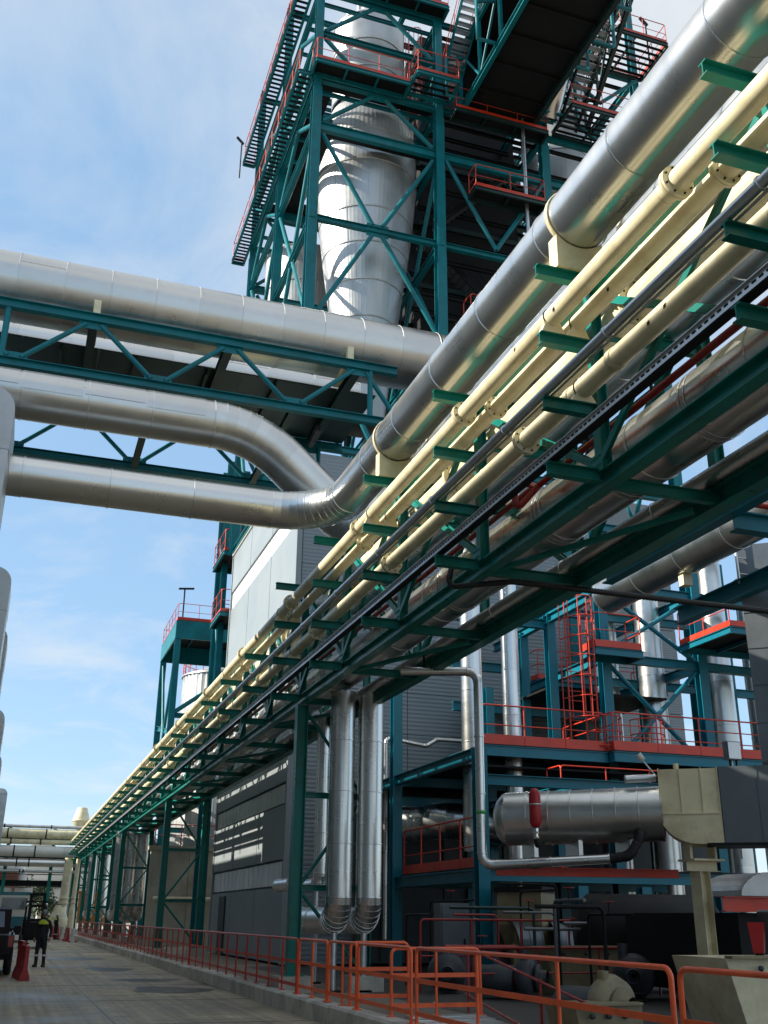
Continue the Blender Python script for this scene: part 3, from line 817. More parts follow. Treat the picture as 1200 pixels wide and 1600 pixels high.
drop_pair(['far left drop pipe of the group beyond the dark trestle', 'far middle drop pipe of the group beyond the dark trestle', 'far right drop pipe of the group beyond the dark trestle'], (5.95, 6.55, 7.15), 64, .72, 1.35, 6.2, 1.5, 'far silver drop pipes', 24)
drop_pair(['hazy left drop pipe near the end of the rack', 'hazy right drop pipe near the end of the rack'], (6.0, 6.9), 86, .7, 1.4, 6.2, 1.5, 'hazy drop pipes', 20)

# ================================================================== PIPE BRIDGE
YF, YR = 21.4, 26.2
ZT, ZL = 14.36, 12.9
br = thing('pipe_bridge', 'teal truss pipe bridge crossing high over the road', 'pipe bridge', (0, YF, ZL))
nodes_l = [-10.8, -7.6, -4.5, -1.38, 1.78, 5.0]
nodes_t = [x + 1.6 for x in nodes_l]
for Yc, m in ((YF, TEAL_B), (YR, TEAL_B)):
    obj('top_chord', MB().beam((-12, Yc, ZT), (7.6, Yc, ZT), .18, .22), m, br)
    obj('bottom_chord', MB().beam((-12, Yc, ZL), (7.6, Yc, ZL), .18, .20), m, br)
    for i, x in enumerate(nodes_l):
        obj('gusset_plate', MB().box((x, Yc - .0, ZL + .17), (.62, .02, .20)), m, br)
        obj('gusset_plate', MB().box((x + 1.6, Yc - .0, ZT - .18), (.62, .02, .20)), m, br)
        obj('diagonal', MB().tube([(x + .16, Yc, ZL + .16), (x + 1.45, Yc, ZT - .16)], .058, 12), m, br)
        if x + 3.1 < 7.5: obj('diagonal', MB().tube([(x + 1.78, Yc, ZT - .16), (x + 3.0, Yc, ZL + .16)], .058, 12), m, br)
    for x in (-1.62, 6.9): obj('truss_post', MB().tube([(x, Yc, ZL + .1), (x, Yc, ZT - .11)], .07, 12), m, br)
obj('diagonal', MB().tube([(5.0 + 1.78, YF, ZT - .16), (7.6, YF, ZL + .16)], .058, 12), TEAL_B, br)
for x in nodes_l:
    obj('cross_beam', MB().beam((x + 1.6, YF + .1, ZT - .02), (x + 1.6, YR - .1, ZT - .02), .2, .26), DECK_SHADE, br)
    obj('cross_beam', MB().beam((x, YF + .1, ZL), (x, YR - .1, ZL), .16, .18), DECK_SHADE, br)
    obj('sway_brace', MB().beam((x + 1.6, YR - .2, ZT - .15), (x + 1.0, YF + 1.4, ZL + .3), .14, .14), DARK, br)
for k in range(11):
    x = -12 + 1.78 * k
    obj('deck_plate', MB().box((x + .88, 24.55, ZT + .13), (1.775, 3.1, .04)), DECK_SHADE, br)
    obj('deck_joist', MB().beam((x + .88, 23.1, ZT + .04), (x + .88, 26.0, ZT + .04), .08, .12), DECK_SHADE, br)
t = thing('insulated_pipe', 'largest dull silver pipe lying on top of the bridge truss', 'pipe', (0, 22.35, 15.4))
clad_run(t, [(-12, 22.35, 15.38), (9.6, 22.35, 15.38), (11.6, 24.6, 12.6)], .82, 1.06, ALU_W, 56, bend=1.2, gores=5)
for x in (.26, 6.42, -5.9):
    obj('saddle', MB().box((x, 21.62, 14.72), (.16, .18, .46)), CREAM, t)
    obj('saddle', MB().box((x, 22.35, 14.53), (.16, 1.0, .12)), CREAM, t)
t = thing('insulated_pipe', 'bright silver pipe at the back of the bridge deck', 'pipe', (0, 25, 15.1))
clad_run(t, [(-12, 25.1, 15.4), (7.6, 25.1, 15.4)], .66, 1.3, ALU, 32)

# ================================================================== MAIN BUILDING
BX, BY0, BY1, BXR, BZ = 8.37, 34.2, 47.2, 20.5, 18.0
bld = thing('process_building', 'tall grey panel clad building standing under the tower', 'building', (14, 40, .2))
obj('wall_core', MB().box(((BX + BXR) / 2, (BY0 + BY1) / 2, 9.1), (BXR - BX - .2, BY1 - BY0 - .2, 17.7)), TRIM, bld)
# long face towards the road: panels between glazing bands, each panel its own piece
rows = [(.25, 2.55, 'p'), (2.55, 3.38, 'g'), (3.38, 5.15, 'p'), (5.15, 5.86, 'g'), (5.86, 8.6, 'p'), (8.6, 11.45, 'p'), (11.45, 12.25, 'g'), (12.25, 15.2, 'p'), (15.2, 16.05, 'g'), (16.05, 18.0, 'p')]
ysp = [34.32, 38.6, 42.9, 47.1]
for z0, z1, k in rows:
    if k == 'p':
        for a, b in zip(ysp[:-1], ysp[1:]):
            obj('wall_panel', MB().box((BX + .06, (a + b) / 2, (z0 + z1) / 2), (.12, b - a - .05, z1 - z0 - .05)), PANEL, bld)
    else:
        n = 16
        for j in range(n):
            a = ysp[0] + (ysp[-1] - ysp[0]) * j / n; b = ysp[0] + (ysp[-1] - ysp[0]) * (j + 1) / n
            obj('window_pane', MB().box((BX + .075, (a + b) / 2, (z0 + z1) / 2), (.05, b - a - .05, z1 - z0 - .1)), GLAZE, bld)
obj('corner_trim', MB().box((BX + .05, BY0 + .06, 9.1), (.2, .2, 17.7)), PANEL, bld)
obj('corner_trim', MB().box((BX + .05, BY1 + .0, 9.1), (.16, .16, 17.7)), PANEL, bld)
obj('roof_trim', MB().box((BX + .06, (BY0 + BY1) / 2, 18.03), (.25, BY1 - BY0, .14)), WHITE, bld)
nz = 12
for j in range(nz):
    for i in range(3):
        x0 = BX + .18 + i * 4.05; z0 = .25 + j * 1.475
        obj('cladding_sheet', MB().box((x0 + 2.02, BY0 + .05, z0 + .7375), (4.03, .1, 1.46)), PANEL_D, bld)
obj('door_frame', MB().box((BX - .02, 44.5, 1.3), (.08, 1.2, 2.2)), TRIM, bld)

# second grey building far right behind the frames
b2 = thing('cladding_block', 'grey clad block far behind the steel frames at right', 'building', (29, 52, .2))
obj('wall', MB().box((29, 56, 13), (13.6, 9.8, 25.6)), PANEL, b2)
for j in range(10):
    obj('cladding_sheet', MB().box((29, 51.04, 1.5 + j * 2.5), (13.7, .1, 2.46)), PANEL_D, b2)

# ================================================================== PROCESS TOWER
TX = [8.37, 14.10, 19.40, 24.8]
TY = [34.2, 40.75, 47.3]
LV = [18.2, 23.9, 28.60, 33.38, 35.98, 38.64, 41.2, 46.5]
tw = thing('process_tower', 'tall teal steel tower with tubular bracing around the silver vessels', 'tower', (11, 40, 18))
def tb(a, b, w=.24, h=.32, m=TEAL_B, nm='beam'): obj(nm, MB().beam(a, b, w, h), m, tw)
for x in TX:
    for y in TY:
        cm = TEAL_B if (x < 9 or y == TY[0]) else DECK_SHADE  # inner columns coloured dark in place of shade
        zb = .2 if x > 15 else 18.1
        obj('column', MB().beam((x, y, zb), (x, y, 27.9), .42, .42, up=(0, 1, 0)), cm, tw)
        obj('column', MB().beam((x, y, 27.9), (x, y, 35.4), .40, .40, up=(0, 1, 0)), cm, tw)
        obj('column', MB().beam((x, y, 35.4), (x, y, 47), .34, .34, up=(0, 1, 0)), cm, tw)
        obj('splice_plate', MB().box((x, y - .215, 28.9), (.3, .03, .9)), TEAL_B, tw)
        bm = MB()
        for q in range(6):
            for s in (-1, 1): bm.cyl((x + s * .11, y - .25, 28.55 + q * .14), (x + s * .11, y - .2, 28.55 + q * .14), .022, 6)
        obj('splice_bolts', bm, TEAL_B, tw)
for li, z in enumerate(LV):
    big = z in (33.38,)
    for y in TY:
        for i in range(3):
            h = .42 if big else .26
            tb((TX[i] + .2, y, z), (TX[i + 1] - .2, y, z), .22, h, TEAL_B if (i == 0 or y == TY[0]) else DECK_SHADE)  # back beams of the right bays get the painted-shade colour
    for x in TX:
        for j in range(2): tb((x, TY[j] + .2, z), (x, TY[j + 1] - .2, z), .22, .34)
def tbr(a, b, r=.10): obj('brace', MB().tube([a, b], r, 14), TEAL_B, tw)
def nodeplate(x, y, z, w, h, ax='y'): obj('gusset_plate', MB().box((x, y, z), (w, .03, h) if ax == 'y' else (.03, w, h)), TEAL_B, tw)
for y in (TY[0], TY[2]):
    x0, x1 = TX[0], TX[1]; xm = (x0 + x1) / 2
    # cross brace through the lower beam
    tbr((x0 + .35, y, 33.0), (xm - .22, y, 28.85)); tbr((x1 - .3, y, 33.0), (xm + .22, y, 28.85))
    tbr((xm - .22, y, 28.35), (x0 + .35, y, 24.1)); tbr((xm + .22, y, 28.35), (x1 - .2, y, 24.1))
    nodeplate(xm, y - .02, 28.6, 1.0, .62)
    tbr((x0 + .3, y, 33.7), (xm - .3, y, 35.75)); tbr((x1 - .3, y, 33.7), (xm + .3, y, 35.75))
    nodeplate(xm, y - .02, 35.72, 1.1, .3)
    tbr((x0 + .3, y, 38.4), (xm - .3, y, 36.15)); tbr((x1 - .3, y, 38.4), (xm + .3, y, 36.15))
    tbr((x0 + .3, y, 38.85), (xm - .3, y, 41.0)); tbr((x1 - .3, y, 38.85), (xm + .3, y, 41.0))
    nodeplate(xm, y - .02, 40.98, 1.1, .3)
    tbr((x0 + .3, y, 23.6), (xm, y, 18.4)); tbr((x1 - .3, y, 23.6), (xm, y, 18.4))
for x in (TX[0], TX[1], TX[3]):
    for j in range(2):
        y0, y1 = TY[j], TY[j + 1]; ym = (y0 + y1) / 2
        tbr((x, y0 + .3, 33.0), (x, ym - .2, 28.85)); tbr((x, y1 - .3, 33.0), (x, ym + .2, 28.85))
        tbr((x, ym - .2, 28.35), (x, y0 + .3, 24.1)); tbr((x, ym + .2, 28.35), (x, y1 - .3, 24.1))
        nodeplate(x - .02, ym, 28.6, 1.0, .6, 'x')
        tbr((x, y0 + .3, 33.7), (x, ym, 35.75)); tbr((x, y1 - .3, 33.7), (x, ym, 35.75))
        tbr((x, y0 + .3, 38.4), (x, ym, 36.15)); tbr((x, y1 - .3, 38.4), (x, ym, 36.15))
        tbr((x, y0 + .3, 38.85), (x, ym, 41.0)); tbr((x, y1 - .3, 38.85), (x, ym, 41.0))
        tbr((x, y0 + .3, 23.7), (x, ym, 18.4)); tbr((x, y1 - .3, 23.7), (x, ym, 18.4))
# intermediate stiffeners at roof of each bay: joists
for z in (36.0, 41.25):
    for k in range(8):
        y = 34.9 + k * 1.6
        tb((TX[0] + .1, y, z - .05), (TX[1] - .1, y, z - .05), .12, .18, nm='joist')
        obj('joist', MB().beam((TX[1] + .1, y, z - .05), (TX[3] - .1, y, z - .05), .12, .18), DARK, tw)  # right bay joists darkened to stand in for shade
# walkways
def walk(label, x0, x1, y0, y1, z, sides, kick=.18, open_deck=False):
    return platform('tower_walkway', label, 'walkway', x0, x1, y0, y1, z, sides, .2, RED, TEAL_B if x0 < 13 else DECK_SHADE, 'tower walkways', deck_m=DARK, kick=kick, h=1.15, open_deck=open_deck)  # frames in the right bays take the painted-shade colour
walk('tower walkway with orange kick plate across the front above the big beam', 8.05, 12.35, 33.15, 34.0, 36.15, 'SW')
walk('tower corner landing with red railing where the front stair arrives', 12.5, 14.5, 32.6, 34.0, 36.45, 'SWE', open_deck=True)
walk('tower walkway running back along the left side at mid height', 7.5, 8.15, 34.05, 49.0, 36.15, 'WN', open_deck=True)
walk('lower walkway on the tower right bays, red rail in shadow', 14.6, 19.2, 33.3, 34.0, 35.6, 'S')
walk('tower top front walkway with red railing', 8.6, 14.3, 33.2, 34.0, 41.4, 'SW')
walk('tower top walkway running back along the left side', 7.5, 8.15, 34.05, 47.6, 41.9, 'WN', open_deck=True)
walk('small red railed balcony hanging in the dark tower bay', 15.4, 18.8, 33.2, 34.0, 31.4, 'SWE')
walk('small red balcony low in the dark tower bay', 15.0, 17.6, 33.2, 34.0, 24.6, 'SWE')
walk('upper right tower platform with red railing against the sky', 20.0, 25.1, 31.6, 34.0, 41.3, 'SEN', open_deck=True)
walk('right tower platform with red railing below the sky platform', 19.8, 24.6, 32.0, 34.0, 36.3, 'SE', open_deck=True)
# open grating floors of the right bays, bars coloured near black as shade
for z, y0 in ((26.2, 36), (28.0, 37), (30.2, 36), (33.0, 36), (37.5, 36)):
    for k in range(7): tb((TX[1] + .2, y0 + k * 1.4, z), (TX[2] - .2, y0 + k * 1.4, z), .14, .2, DARK, 'floor_joist')
stair('tower_stair', 'pale stair flight rising at the tower front corner', (14.75, 34.6, 37.4), (14.75, 30.6, 41.2), .9, (1, 0, 0), TEAL_B, RED)
stair('tower_stair', 'long dark stair flight at the right of the conveyor gallery', (20.6, 34.0, 36.6), (20.6, 29.4, 40.4), .95, (1, 0, 0), DECK_SHADE, DARK)
stair('tower_stair', 'upper dark stair flight near the top right sky platform', (20.6, 29.0, 40.5), (20.6, 24.6, 44.2), .95, (1, 0, 0), DECK_SHADE, DARK)
stair('tower_stair', 'inner dark stair zigzag behind the tower front beams', (15.0, 37, 24.4), (18.6, 37, 28.0), .9, (0, 1, 0), DARK, DARK)
stair('tower_stair', 'second inner dark stair behind the tower front beams', (18.6, 38.2, 28.1), (15.0, 38.2, 31.6), .9, (0, 1, 0), DARK, DARK)
stair('tower_stair', 'third inner dark stair high behind the tower beams', (15.0, 37, 31.7), (18.6, 37, 35.4), .9, (0, 1, 0), DARK, DARK)

for (x0, x1, y0, y1) in ((8.6, 9.3, 34.4, 40.6), (9.3, 13.9, 34.4, 35.0), (9.3, 13.9, 39.8, 40.6)):
    obj('floor_plate', MB().box(((x0 + x1) / 2, (y0 + y1) / 2, 33.62), (x1 - x0, y1 - y0, .05)), DARK, tw)
    obj('floor_plate', MB().box(((x0 + x1) / 2, (y0 + y1) / 2, 36.25), (x1 - x0, y1 - y0, .05)), DARK, tw)
for k in range(2): obj('floor_plate', MB().box((11.2, 41.1 + k * 3, 36.3), (5.2, .9, .05)), DARK, tw)
# dark enclosed gallery that leans out from the tower over the rack
gal = thing('conveyor_gallery', 'dark enclosed gallery box jutting out of the tower top', 'gallery', (16.6, 28, 36))
obj('floor', MB().box((16.85, 27.5, 36.2), (3.5, 13.4, .1)), DARK, gal)
obj('roof', MB().box((16.85, 27.5, 39.6), (3.6, 13.6, .1)), DARK, gal)
obj('wall', MB().box((16.85, 34.1, 37.9), (3.3, .08, 3.3)), DARK, gal)
for x, m_ in ((15.12, TEAL_B), (18.58, DECK_SHADE)):
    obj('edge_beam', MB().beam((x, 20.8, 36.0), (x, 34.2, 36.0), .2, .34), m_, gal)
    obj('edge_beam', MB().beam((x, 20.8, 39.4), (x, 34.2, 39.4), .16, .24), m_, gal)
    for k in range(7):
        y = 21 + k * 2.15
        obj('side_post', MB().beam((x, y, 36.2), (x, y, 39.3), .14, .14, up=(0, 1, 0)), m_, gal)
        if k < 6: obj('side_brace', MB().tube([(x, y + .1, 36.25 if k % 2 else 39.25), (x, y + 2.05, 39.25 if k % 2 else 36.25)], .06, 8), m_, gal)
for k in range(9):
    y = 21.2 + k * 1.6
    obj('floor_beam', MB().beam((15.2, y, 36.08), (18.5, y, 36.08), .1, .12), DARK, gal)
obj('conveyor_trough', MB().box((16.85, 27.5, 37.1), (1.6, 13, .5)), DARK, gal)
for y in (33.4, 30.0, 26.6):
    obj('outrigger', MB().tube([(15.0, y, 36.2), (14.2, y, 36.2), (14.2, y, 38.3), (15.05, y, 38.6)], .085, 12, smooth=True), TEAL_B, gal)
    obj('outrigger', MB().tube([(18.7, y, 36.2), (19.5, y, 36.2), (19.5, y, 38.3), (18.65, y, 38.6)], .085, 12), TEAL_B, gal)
for x, lb_, m_ in ((19.9, 'left dark lattice girder climbing beside the gallery at top right', DECK_SHADE), (21.7, 'right dark lattice girder carrying the upper stairs at top right', DECK_SHADE)):
    t = thing('lattice_girder', lb_, 'girder', (x, 30, 37))
    a0, a1 = V(x, 34, 36.9), V(x, 21.5, 47.2)
    for o_ in (0, 1.7): obj('chord', MB().beam(a0 + V(0, 0, o_), a1 + V(0, 0, o_), .18, .22), m_, t)
    n_ = 10
    for k in range(n_):
        p, q = a0 + (a1 - a0) * (k / n_), a0 + (a1 - a0) * ((k + 1) / n_)
        obj('lattice_post', MB().beam(p, p + V(0, 0, 1.7), .1, .1, up=(0, 1, 0)), m_, t)
        obj('lattice_bar', MB().beam(p + V(0, 0, 0 if k % 2 else 1.7), q + V(0, 0, 1.7 if k % 2 else 0), .09, .09, up=(1, 0, 0)), m_, t)
    obj('handrail', MB().tube([a0 + V(.1, 0, 2.7), a1 + V(.1, 0, 2.7)], .025, 6), DARK, t)
for k in range(6):
    y = 33 - 1.9 * k; z = 37.8 + 1.56 * k
    obj('cross_tie', MB().beam((19.95, y, z), (21.65, y, z), .1, .14), DECK_SHADE, t)
t = thing('hanger_frame', 'teal tubular frames standing outside the right side of the gallery', 'steel frame', (19.3, 30, 36))
for k, y in enumerate((33, 29.5, 26)):
    obj('hanger_tube', MB().tube(fillet([(18.7, y, 36.4 + k), (20.6, y, 36.4 + k), (20.6, y, 39.2 + k), (19.0, y, 40 + k)], .2, 4), .085, 10), TEAL_B, t)
for (a, b) in (((19.4, 34.0, 41.0), (22.6, 34.0, 38.9)), ((24.8, 34.0, 41.0), (22.6, 34.0, 38.9)), ((19.4, 34.0, 38.3), (22.6, 34.0, 36.2)), ((24.8, 34.0, 38.3), (22.6, 34.0, 36.2)), ((14.4, 34.1, 33.1), (16.7, 34.1, 28.9)), ((19.2, 34.1, 33.1), (16.7, 34.1, 28.9))):
    obj('brace', MB().tube([a, b], .1, 12), TEAL_B, tw)
# boiler house mass inside the tower, bay shade put into its near-black colour
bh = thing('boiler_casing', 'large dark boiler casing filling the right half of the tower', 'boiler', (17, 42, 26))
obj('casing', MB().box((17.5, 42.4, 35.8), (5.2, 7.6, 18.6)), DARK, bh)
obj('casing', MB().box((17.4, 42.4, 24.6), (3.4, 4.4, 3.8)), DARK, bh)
for k in range(4): obj('casing_rib', MB().box((17.5, 38.55, 29.5 + k * 3.6), (5.3, .12, .25)), DECK_SHADE, bh)
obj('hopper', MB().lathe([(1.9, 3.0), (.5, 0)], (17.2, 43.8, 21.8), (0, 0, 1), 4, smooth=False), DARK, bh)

# ---- vessels
def vessel(name, label, c, prof, ribs=72, bands=(), m=VES, cat='vessel'):
    t = thing(name, label, cat, (c[0], c[1], prof[-1][1]))
    for i in range(len(prof) - 1):
        obj('shell_course', MB().lathe([prof[i], prof[i + 1]], (c[0], c[1], 0), (0, 0, 1), ribs * 3, rib=.007), m, t)
        r, z = prof[i]; r2, z2 = prof[i + 1]
        for k in range(9):
            a = 2 * math.pi * (k + .37 * (i % 3)) / 9
            obj('plate_seam', MB().tube([(c[0] + (r + .004) * math.cos(a), c[1] + (r + .004) * math.sin(a), z), (c[0] + (r2 + .004) * math.cos(a), c[1] + (r2 + .004) * math.sin(a), z2)], .007, 5, smooth=False), m, t)
        obj('girth_band', MB().lathe([(r, z - .03), (r + .022, z - .03), (r + .022, z + .03), (r, z + .03)], (c[0], c[1], 0), (0, 0, 1), 72), m, t)
    return t
v1 = vessel('cyclone', 'tall silver ribbed cyclone vessel inside the front tower bay', (11.72, 37.4), [(2.30, 35.0), (2.34, 33.2), (2.13, 30.8), (1.92, 29.1), (1.68, 27.3), (1.45, 25.6), (1.18, 23.4), (.9, 20.9)])
obj('skirt', MB().lathe([(1.75, 37.4), (2.1, 36.5), (2.34, 35.4), (2.34, 35.0)], (11.72, 37.4, 0), (0, 0, 1), 216, rib=.02), VES, v1)
for a, b in ((37.6, 39.2), (39.2, 40.9), (40.9, 42.6)):
    obj('shell_course', MB().lathe([(1.75, b - .02), (1.75, a + .02)], (11.72, 37.4, 0), (0, 0, 1), 72), VES, v1)
    obj('girth_band', MB().lathe([(1.75, b - .03), (1.78, b - .03), (1.78, b + .03), (1.75, b + .03)], (11.72, 37.4, 0), (0, 0, 1), 72), VES, v1)
obj('top_cone', MB().lathe([(.6, 44.2), (.6, 43.6), (1.5, 43.0), (1.75, 42.6)], (11.72, 37.4, 0), (0, 0, 1), 48), VES, v1)
for k in range(8):
    a = k * math.pi / 4
    obj('top_nozzle', MB().cyl((11.72 + 1.1 * math.cos(a), 37.4 + 1.1 * math.sin(a), 43.1), (11.72 + 1.1 * math.cos(a), 37.4 + 1.1 * math.sin(a), 43.9), .11, 10), GALV, v1)
v2 = vessel('cyclone', 'second silver cyclone behind the left side of the tower', (10.6, 44.2), [(2.1, 33.2), (2.0, 31.2), (1.75, 29.2), (1.5, 27), (1.2, 24.4), (.9, 21)])
v3 = vessel('cyclone', 'silver vessel glimpsed through the right end tower steel', (22.4, 38.2), [(1.8, 44.6), (1.8, 42.4), (1.8, 40.2), (1.8, 38), (1.7, 35.4), (1.3, 32)], ribs=40)
obj('dome', MB().lathe([(0.02, 45.6), (.9, 45.4), (1.5, 45.0), (1.8, 44.6)], (22.4, 38.2, 0), (0, 0, 1), 48), VES, v3)
v4 = thing('silver_duct', 'shiny silver duct between the gallery and the right stairs', 'duct', (19.3, 31, 36))
clad_run(v4, [(19.3, 33.5, 36.5), (19.3, 28.5, 42.5), (19.3, 24, 47)], .55, 1.3, ALU, 28, bend=2)
# tall slim vent pipe in front of the dark bay
t = thing('vent_pipe', 'slim grey vent pipe standing in front of the dark tower bay', 'pipe', (18.05, 33.6, 25))
obj('pipe_run', MB().cyl((18.05, 33.6, 22), (18.05, 33.6, 37.2), .085, 12), GALV, t)
obj('cap', MB().cyl((18.05, 33.6, 36.6), (18.05, 33.6, 37.4), .16, 14), GALV, t)
def caged_ladder(label, c, z0, z1, face=(0, -1), m=None, w=.5, d=.75, step=.9):
    m = m or RED
    t = thing('caged_ladder', label, 'ladder', (c[0], c[1], z0))
    f = V(face[0], face[1], 0); s = V(-f.y, f.x, 0); c0 = V(c[0], c[1], 0)
    for k in (-1, 1): obj('stile', MB().tube([c0 + s * (k * w / 2) + V(0, 0, z0), c0 + s * (k * w / 2) + V(0, 0, z1 + .9)], .025, 8), m, t)
    n = int((z1 - z0) / .3)
    me = mesh_of(MB().tube([s * (-w / 2), s * (w / 2)], .013, 6), m, name='rung')
    for k in range(n): inst('rung', me, t, Matrix.Translation(c0 + V(0, 0, z0 + .3 * (k + 1))))
    zc = z0 + 2.0 if z1 - z0 > 4 else z0 + .9
    hoop = [c0 + s * (-d / 2 * math.cos(a)) + f * (d * .95 * math.sin(a)) for a in [math.pi * j / 12 for j in range(13)]]
    hm = mesh_of(MB().tube([p - c0 for p in hoop], .02, 6), m, name='cage_hoop')
    k = 0
    while zc + k * step <= z1 + .9:
        inst('cage_hoop', hm, t, Matrix.Translation(c0 + V(0, 0, zc + k * step))); k += 1
    for j in range(0, 13, 2): obj('cage_bar', MB().tube([hoop[j] + V(0, 0, zc), hoop[j] + V(0, 0, zc + (k - 1) * step)], .016, 6), m, t)
    return t
caged_ladder('red caged ladder on the upper right of the cyclone', (13.55, 36.0), 36.3, 41.0)
caged_ladder('bright red caged ladder between the lower platform and its landing', (15.75, 27.75), 6.35, 10.3, m=RED, w=.55, d=.95, step=.62)
for i, (x, y, z, lb_) in enumerate([(25.0, 33.0, 41.3, 'lamp mast on the top right tower platform'), (7.55, 49.0, 41.9, 'lamp mast at the back left corner of the tower top')]):
    t = thing('lamp_mast', lb_, 'lamp', (x, y, z))
    obj('pole', MB().cyl((x, y, z), (x, y, z + 2.6), .04, 8), DARK, t)
    obj('lamp_head', MB().beam((x - .3, y, z + 2.9), (x + .1, y, z + 2.5), .14, .1, kind='B'), DARK, t)
# left outer stair landings of the tower beside the lit wall
for i, (y0, y1, z, lb_) in enumerate([(47.6, 50.2, 15.3, 'lower red railed landing beyond the lit panel wall'), (47.6, 50.6, 18.4, 'upper red railed landing beyond the lit panel wall')]):
    platform('access_landing', lb_, 'landing', 7.95, 9.2, y0, y1, z, 'SWN', .2, RED, TEAL_B, 'landings beyond the panel wall')
t = thing('stair_tower_leg', 'slender teal stair tower legs beyond the lit panel wall', 'steel frame', (8, 49, .2))
for x, y in ((8.35, 49.6), (8.35, 51.2), (9.4, 50.6)): obj('column', MB().beam((x, y, .2), (x, y, 24), .3, .3, up=(0, 1, 0)), TEAL_B, t)
for z in (9, 13, 17, 21): obj('brace', MB().tube([(8.35, 49.6, z), (8.35, 51.2, z + 3)], .06, 8), TEAL_B, t)

# ================================================================== LOWER RIGHT STEEL FRAMES
fr = thing('storey_frame', 'blue teal multi storey steel frame behind the orange guard rail', 'steel frame', (10.75, 24, .2))
def fcol(x, y, z1, w=.27, z0=.2): obj('column', MB().beam((x, y, z0), (x, y, z1), w, w, up=(0, 1, 0)), BLUE, fr)
def fb(a, b, w=.2, h=.3): obj('beam', MB().beam(a, b, w, h), BLUE, fr)
FA, FB_ = (10.75, 24.0), (10.75, 30.2)
fcol(10.75, 24, 5.65, .30); fcol(10.75, 30.2, 8.6, .30); fcol(13.9, 30.2, 8.6); fcol(13.4, 24, 2.4); fcol(15.2, 24, 2.4); fcol(17.5, 24, 2.4)
for z in (2.6, 5.5): fb((10.75, 24.1, z), (10.75, 30.1, z), .2, .28)
for z in (2.6, 4.85): fb((10.9, 24, z), (20, 24, z), .2, .26)
for z in (2.6, 4.9, 5.5): fb((10.9, 30.2, z), (20, 30.2, z), .2, .28)
fb((13.9, 24.2, 4.85), (13.9, 30, 4.85)); fb((10.75, 30.3, 5.5), (10.75, 34.1, 5.5))
# row carrying the platform pipes
for y, z1 in ((29.5, 11.05), (31.5, 10.9)): fcol(15.86, y, z1, .30)
fb((15.86, 27.0, 10.9), (15.86, 33.8, 10.9), .2, .28); fb((13.2, 31.5, 9.6), (15.7, 31.5, 9.6))
fb((13.2, 31.5, 8.2), (19, 31.5, 8.2)); fb((15.7, 29.5, 10.7), (12.4, 29.5, 10.7))
# braced bay
BYP = 28.5
for x in (17.24, 20.9): fcol(x, BYP, 14.2, .32)
fcol(20.7, 31.7, 14.2, .3); fcol(23.9, 31.0, 14.2, .3); fcol(20.9, 34, 14.2, .3)
for z in (9.5, 11.9, 14.0): fb((17.4, BYP, z), (20.75, BYP, z), .2, .28); fb((21.05, BYP, z), (27, BYP, z - .1), .2, .28)
for z in (9.5, 11.9): fb((20.9, BYP + .2, z), (20.9, 33.9, z)); fb((17.24, BYP + .2, z), (17.24, 33.9, z)); fb((17.4, 31.7, z), (27, 31.7, z))
for a, b in (((17.4, BYP, 11.75), (20.7, BYP, 9.65)), ((17.45, BYP, 9.75), (20.7, BYP, 11.75)), ((17.4, BYP, 9.3), (20.7, BYP, 6.2)), ((17.4, BYP, 6.2), (20.7, BYP, 9.3))):
    obj('brace', MB().tube([a, b], .075, 12), BLUE, fr)
for x in (17.24, 20.9):
    bm = MB()
    for q in range(5):
        for s in (-1, 1): bm.cyl((x + s * .08, BYP - .19, 10.0 + q * .12), (x + s * .08, BYP - .15, 10.0 + q * .12), .02, 6)
    obj('splice_bolts', bm, BLUE, fr)
# long beams that run parallel to the rack
fb((9.0, 4, 7.06), (9.0, 14.6, 7.06), .2, .26)
fb((9.1, 11.3, 6.9), (20, 11.3, 6.9), .2, .28); fb((12.5, 6, 7.5), (12.5, 17.6, 7.5), .22, .34)
fcol(14.6, 33.6, 9.0)
# tall slab floors of the storeys
obj('floor_slab', MB().box((15.5, 27.1, 2.78), (9.3, 6.0, .05)), DARK, fr)
obj('floor_slab', MB().box((18.0, 32, 8.6), (4.6, 4.6, .06)), DARK, fr)
obj('floor_slab', MB().box((17.4, 30.6, 5.70), (12.8, 6.5, .05)), DARK, fr)
platform('access_platform', 'long red railed platform with thick red kick plate at mid height', 'platform', 12.3, 16.35, 27.2, 30.0, 6.3, 'S', .3, RED, BLUE, mids=(.55,), kick=.28, r=.024, h=1.12)
platform('access_platform', 'right hand stretch of the red railed platform beside the silver ducts', 'platform', 16.4, 24.0, 26.9, 30.0, 6.3, 'SW', .3, RED, BLUE, mids=(.4, .75), kick=.28, r=.024, h=1.12)
platform('ladder_landing', 'small red landing at the head of the bright caged ladder', 'landing', 16.3, 18.0, 27.4, 28.3, 9.55, 'SWE', .22, RED, BLUE, kick=.22)
platform('access_platform', 'small red railed balcony low on the blue frame behind the drop pipes', 'platform', 10.9, 12.2, 24.3, 30.0, 2.82, 'W', .2, RED, BLUE, mids=(.5,), kick=.24, r=.026, h=1.2)
platform('access_platform', 'upper red railed platform at the far right under the open sky', 'platform', 20.0, 27, 25.6, 28.3, 10.1, 'SWE', .2, RED, BLUE, kick=.18)
platform('access_platform', 'back red railed platform seen through the braced bay', 'platform', 17.5, 23, 33.6, 36.0, 9.9, 'SWE', .2, RED, BLUE, kick=.18)
platform('access_platform', 'red railed catwalk just under the long mid height platform', 'platform', 14.2, 20, 26.2, 27.1, 4.55, 'SWE', .2, RED, BLUE, kick=.3, mids=(.35, .7))
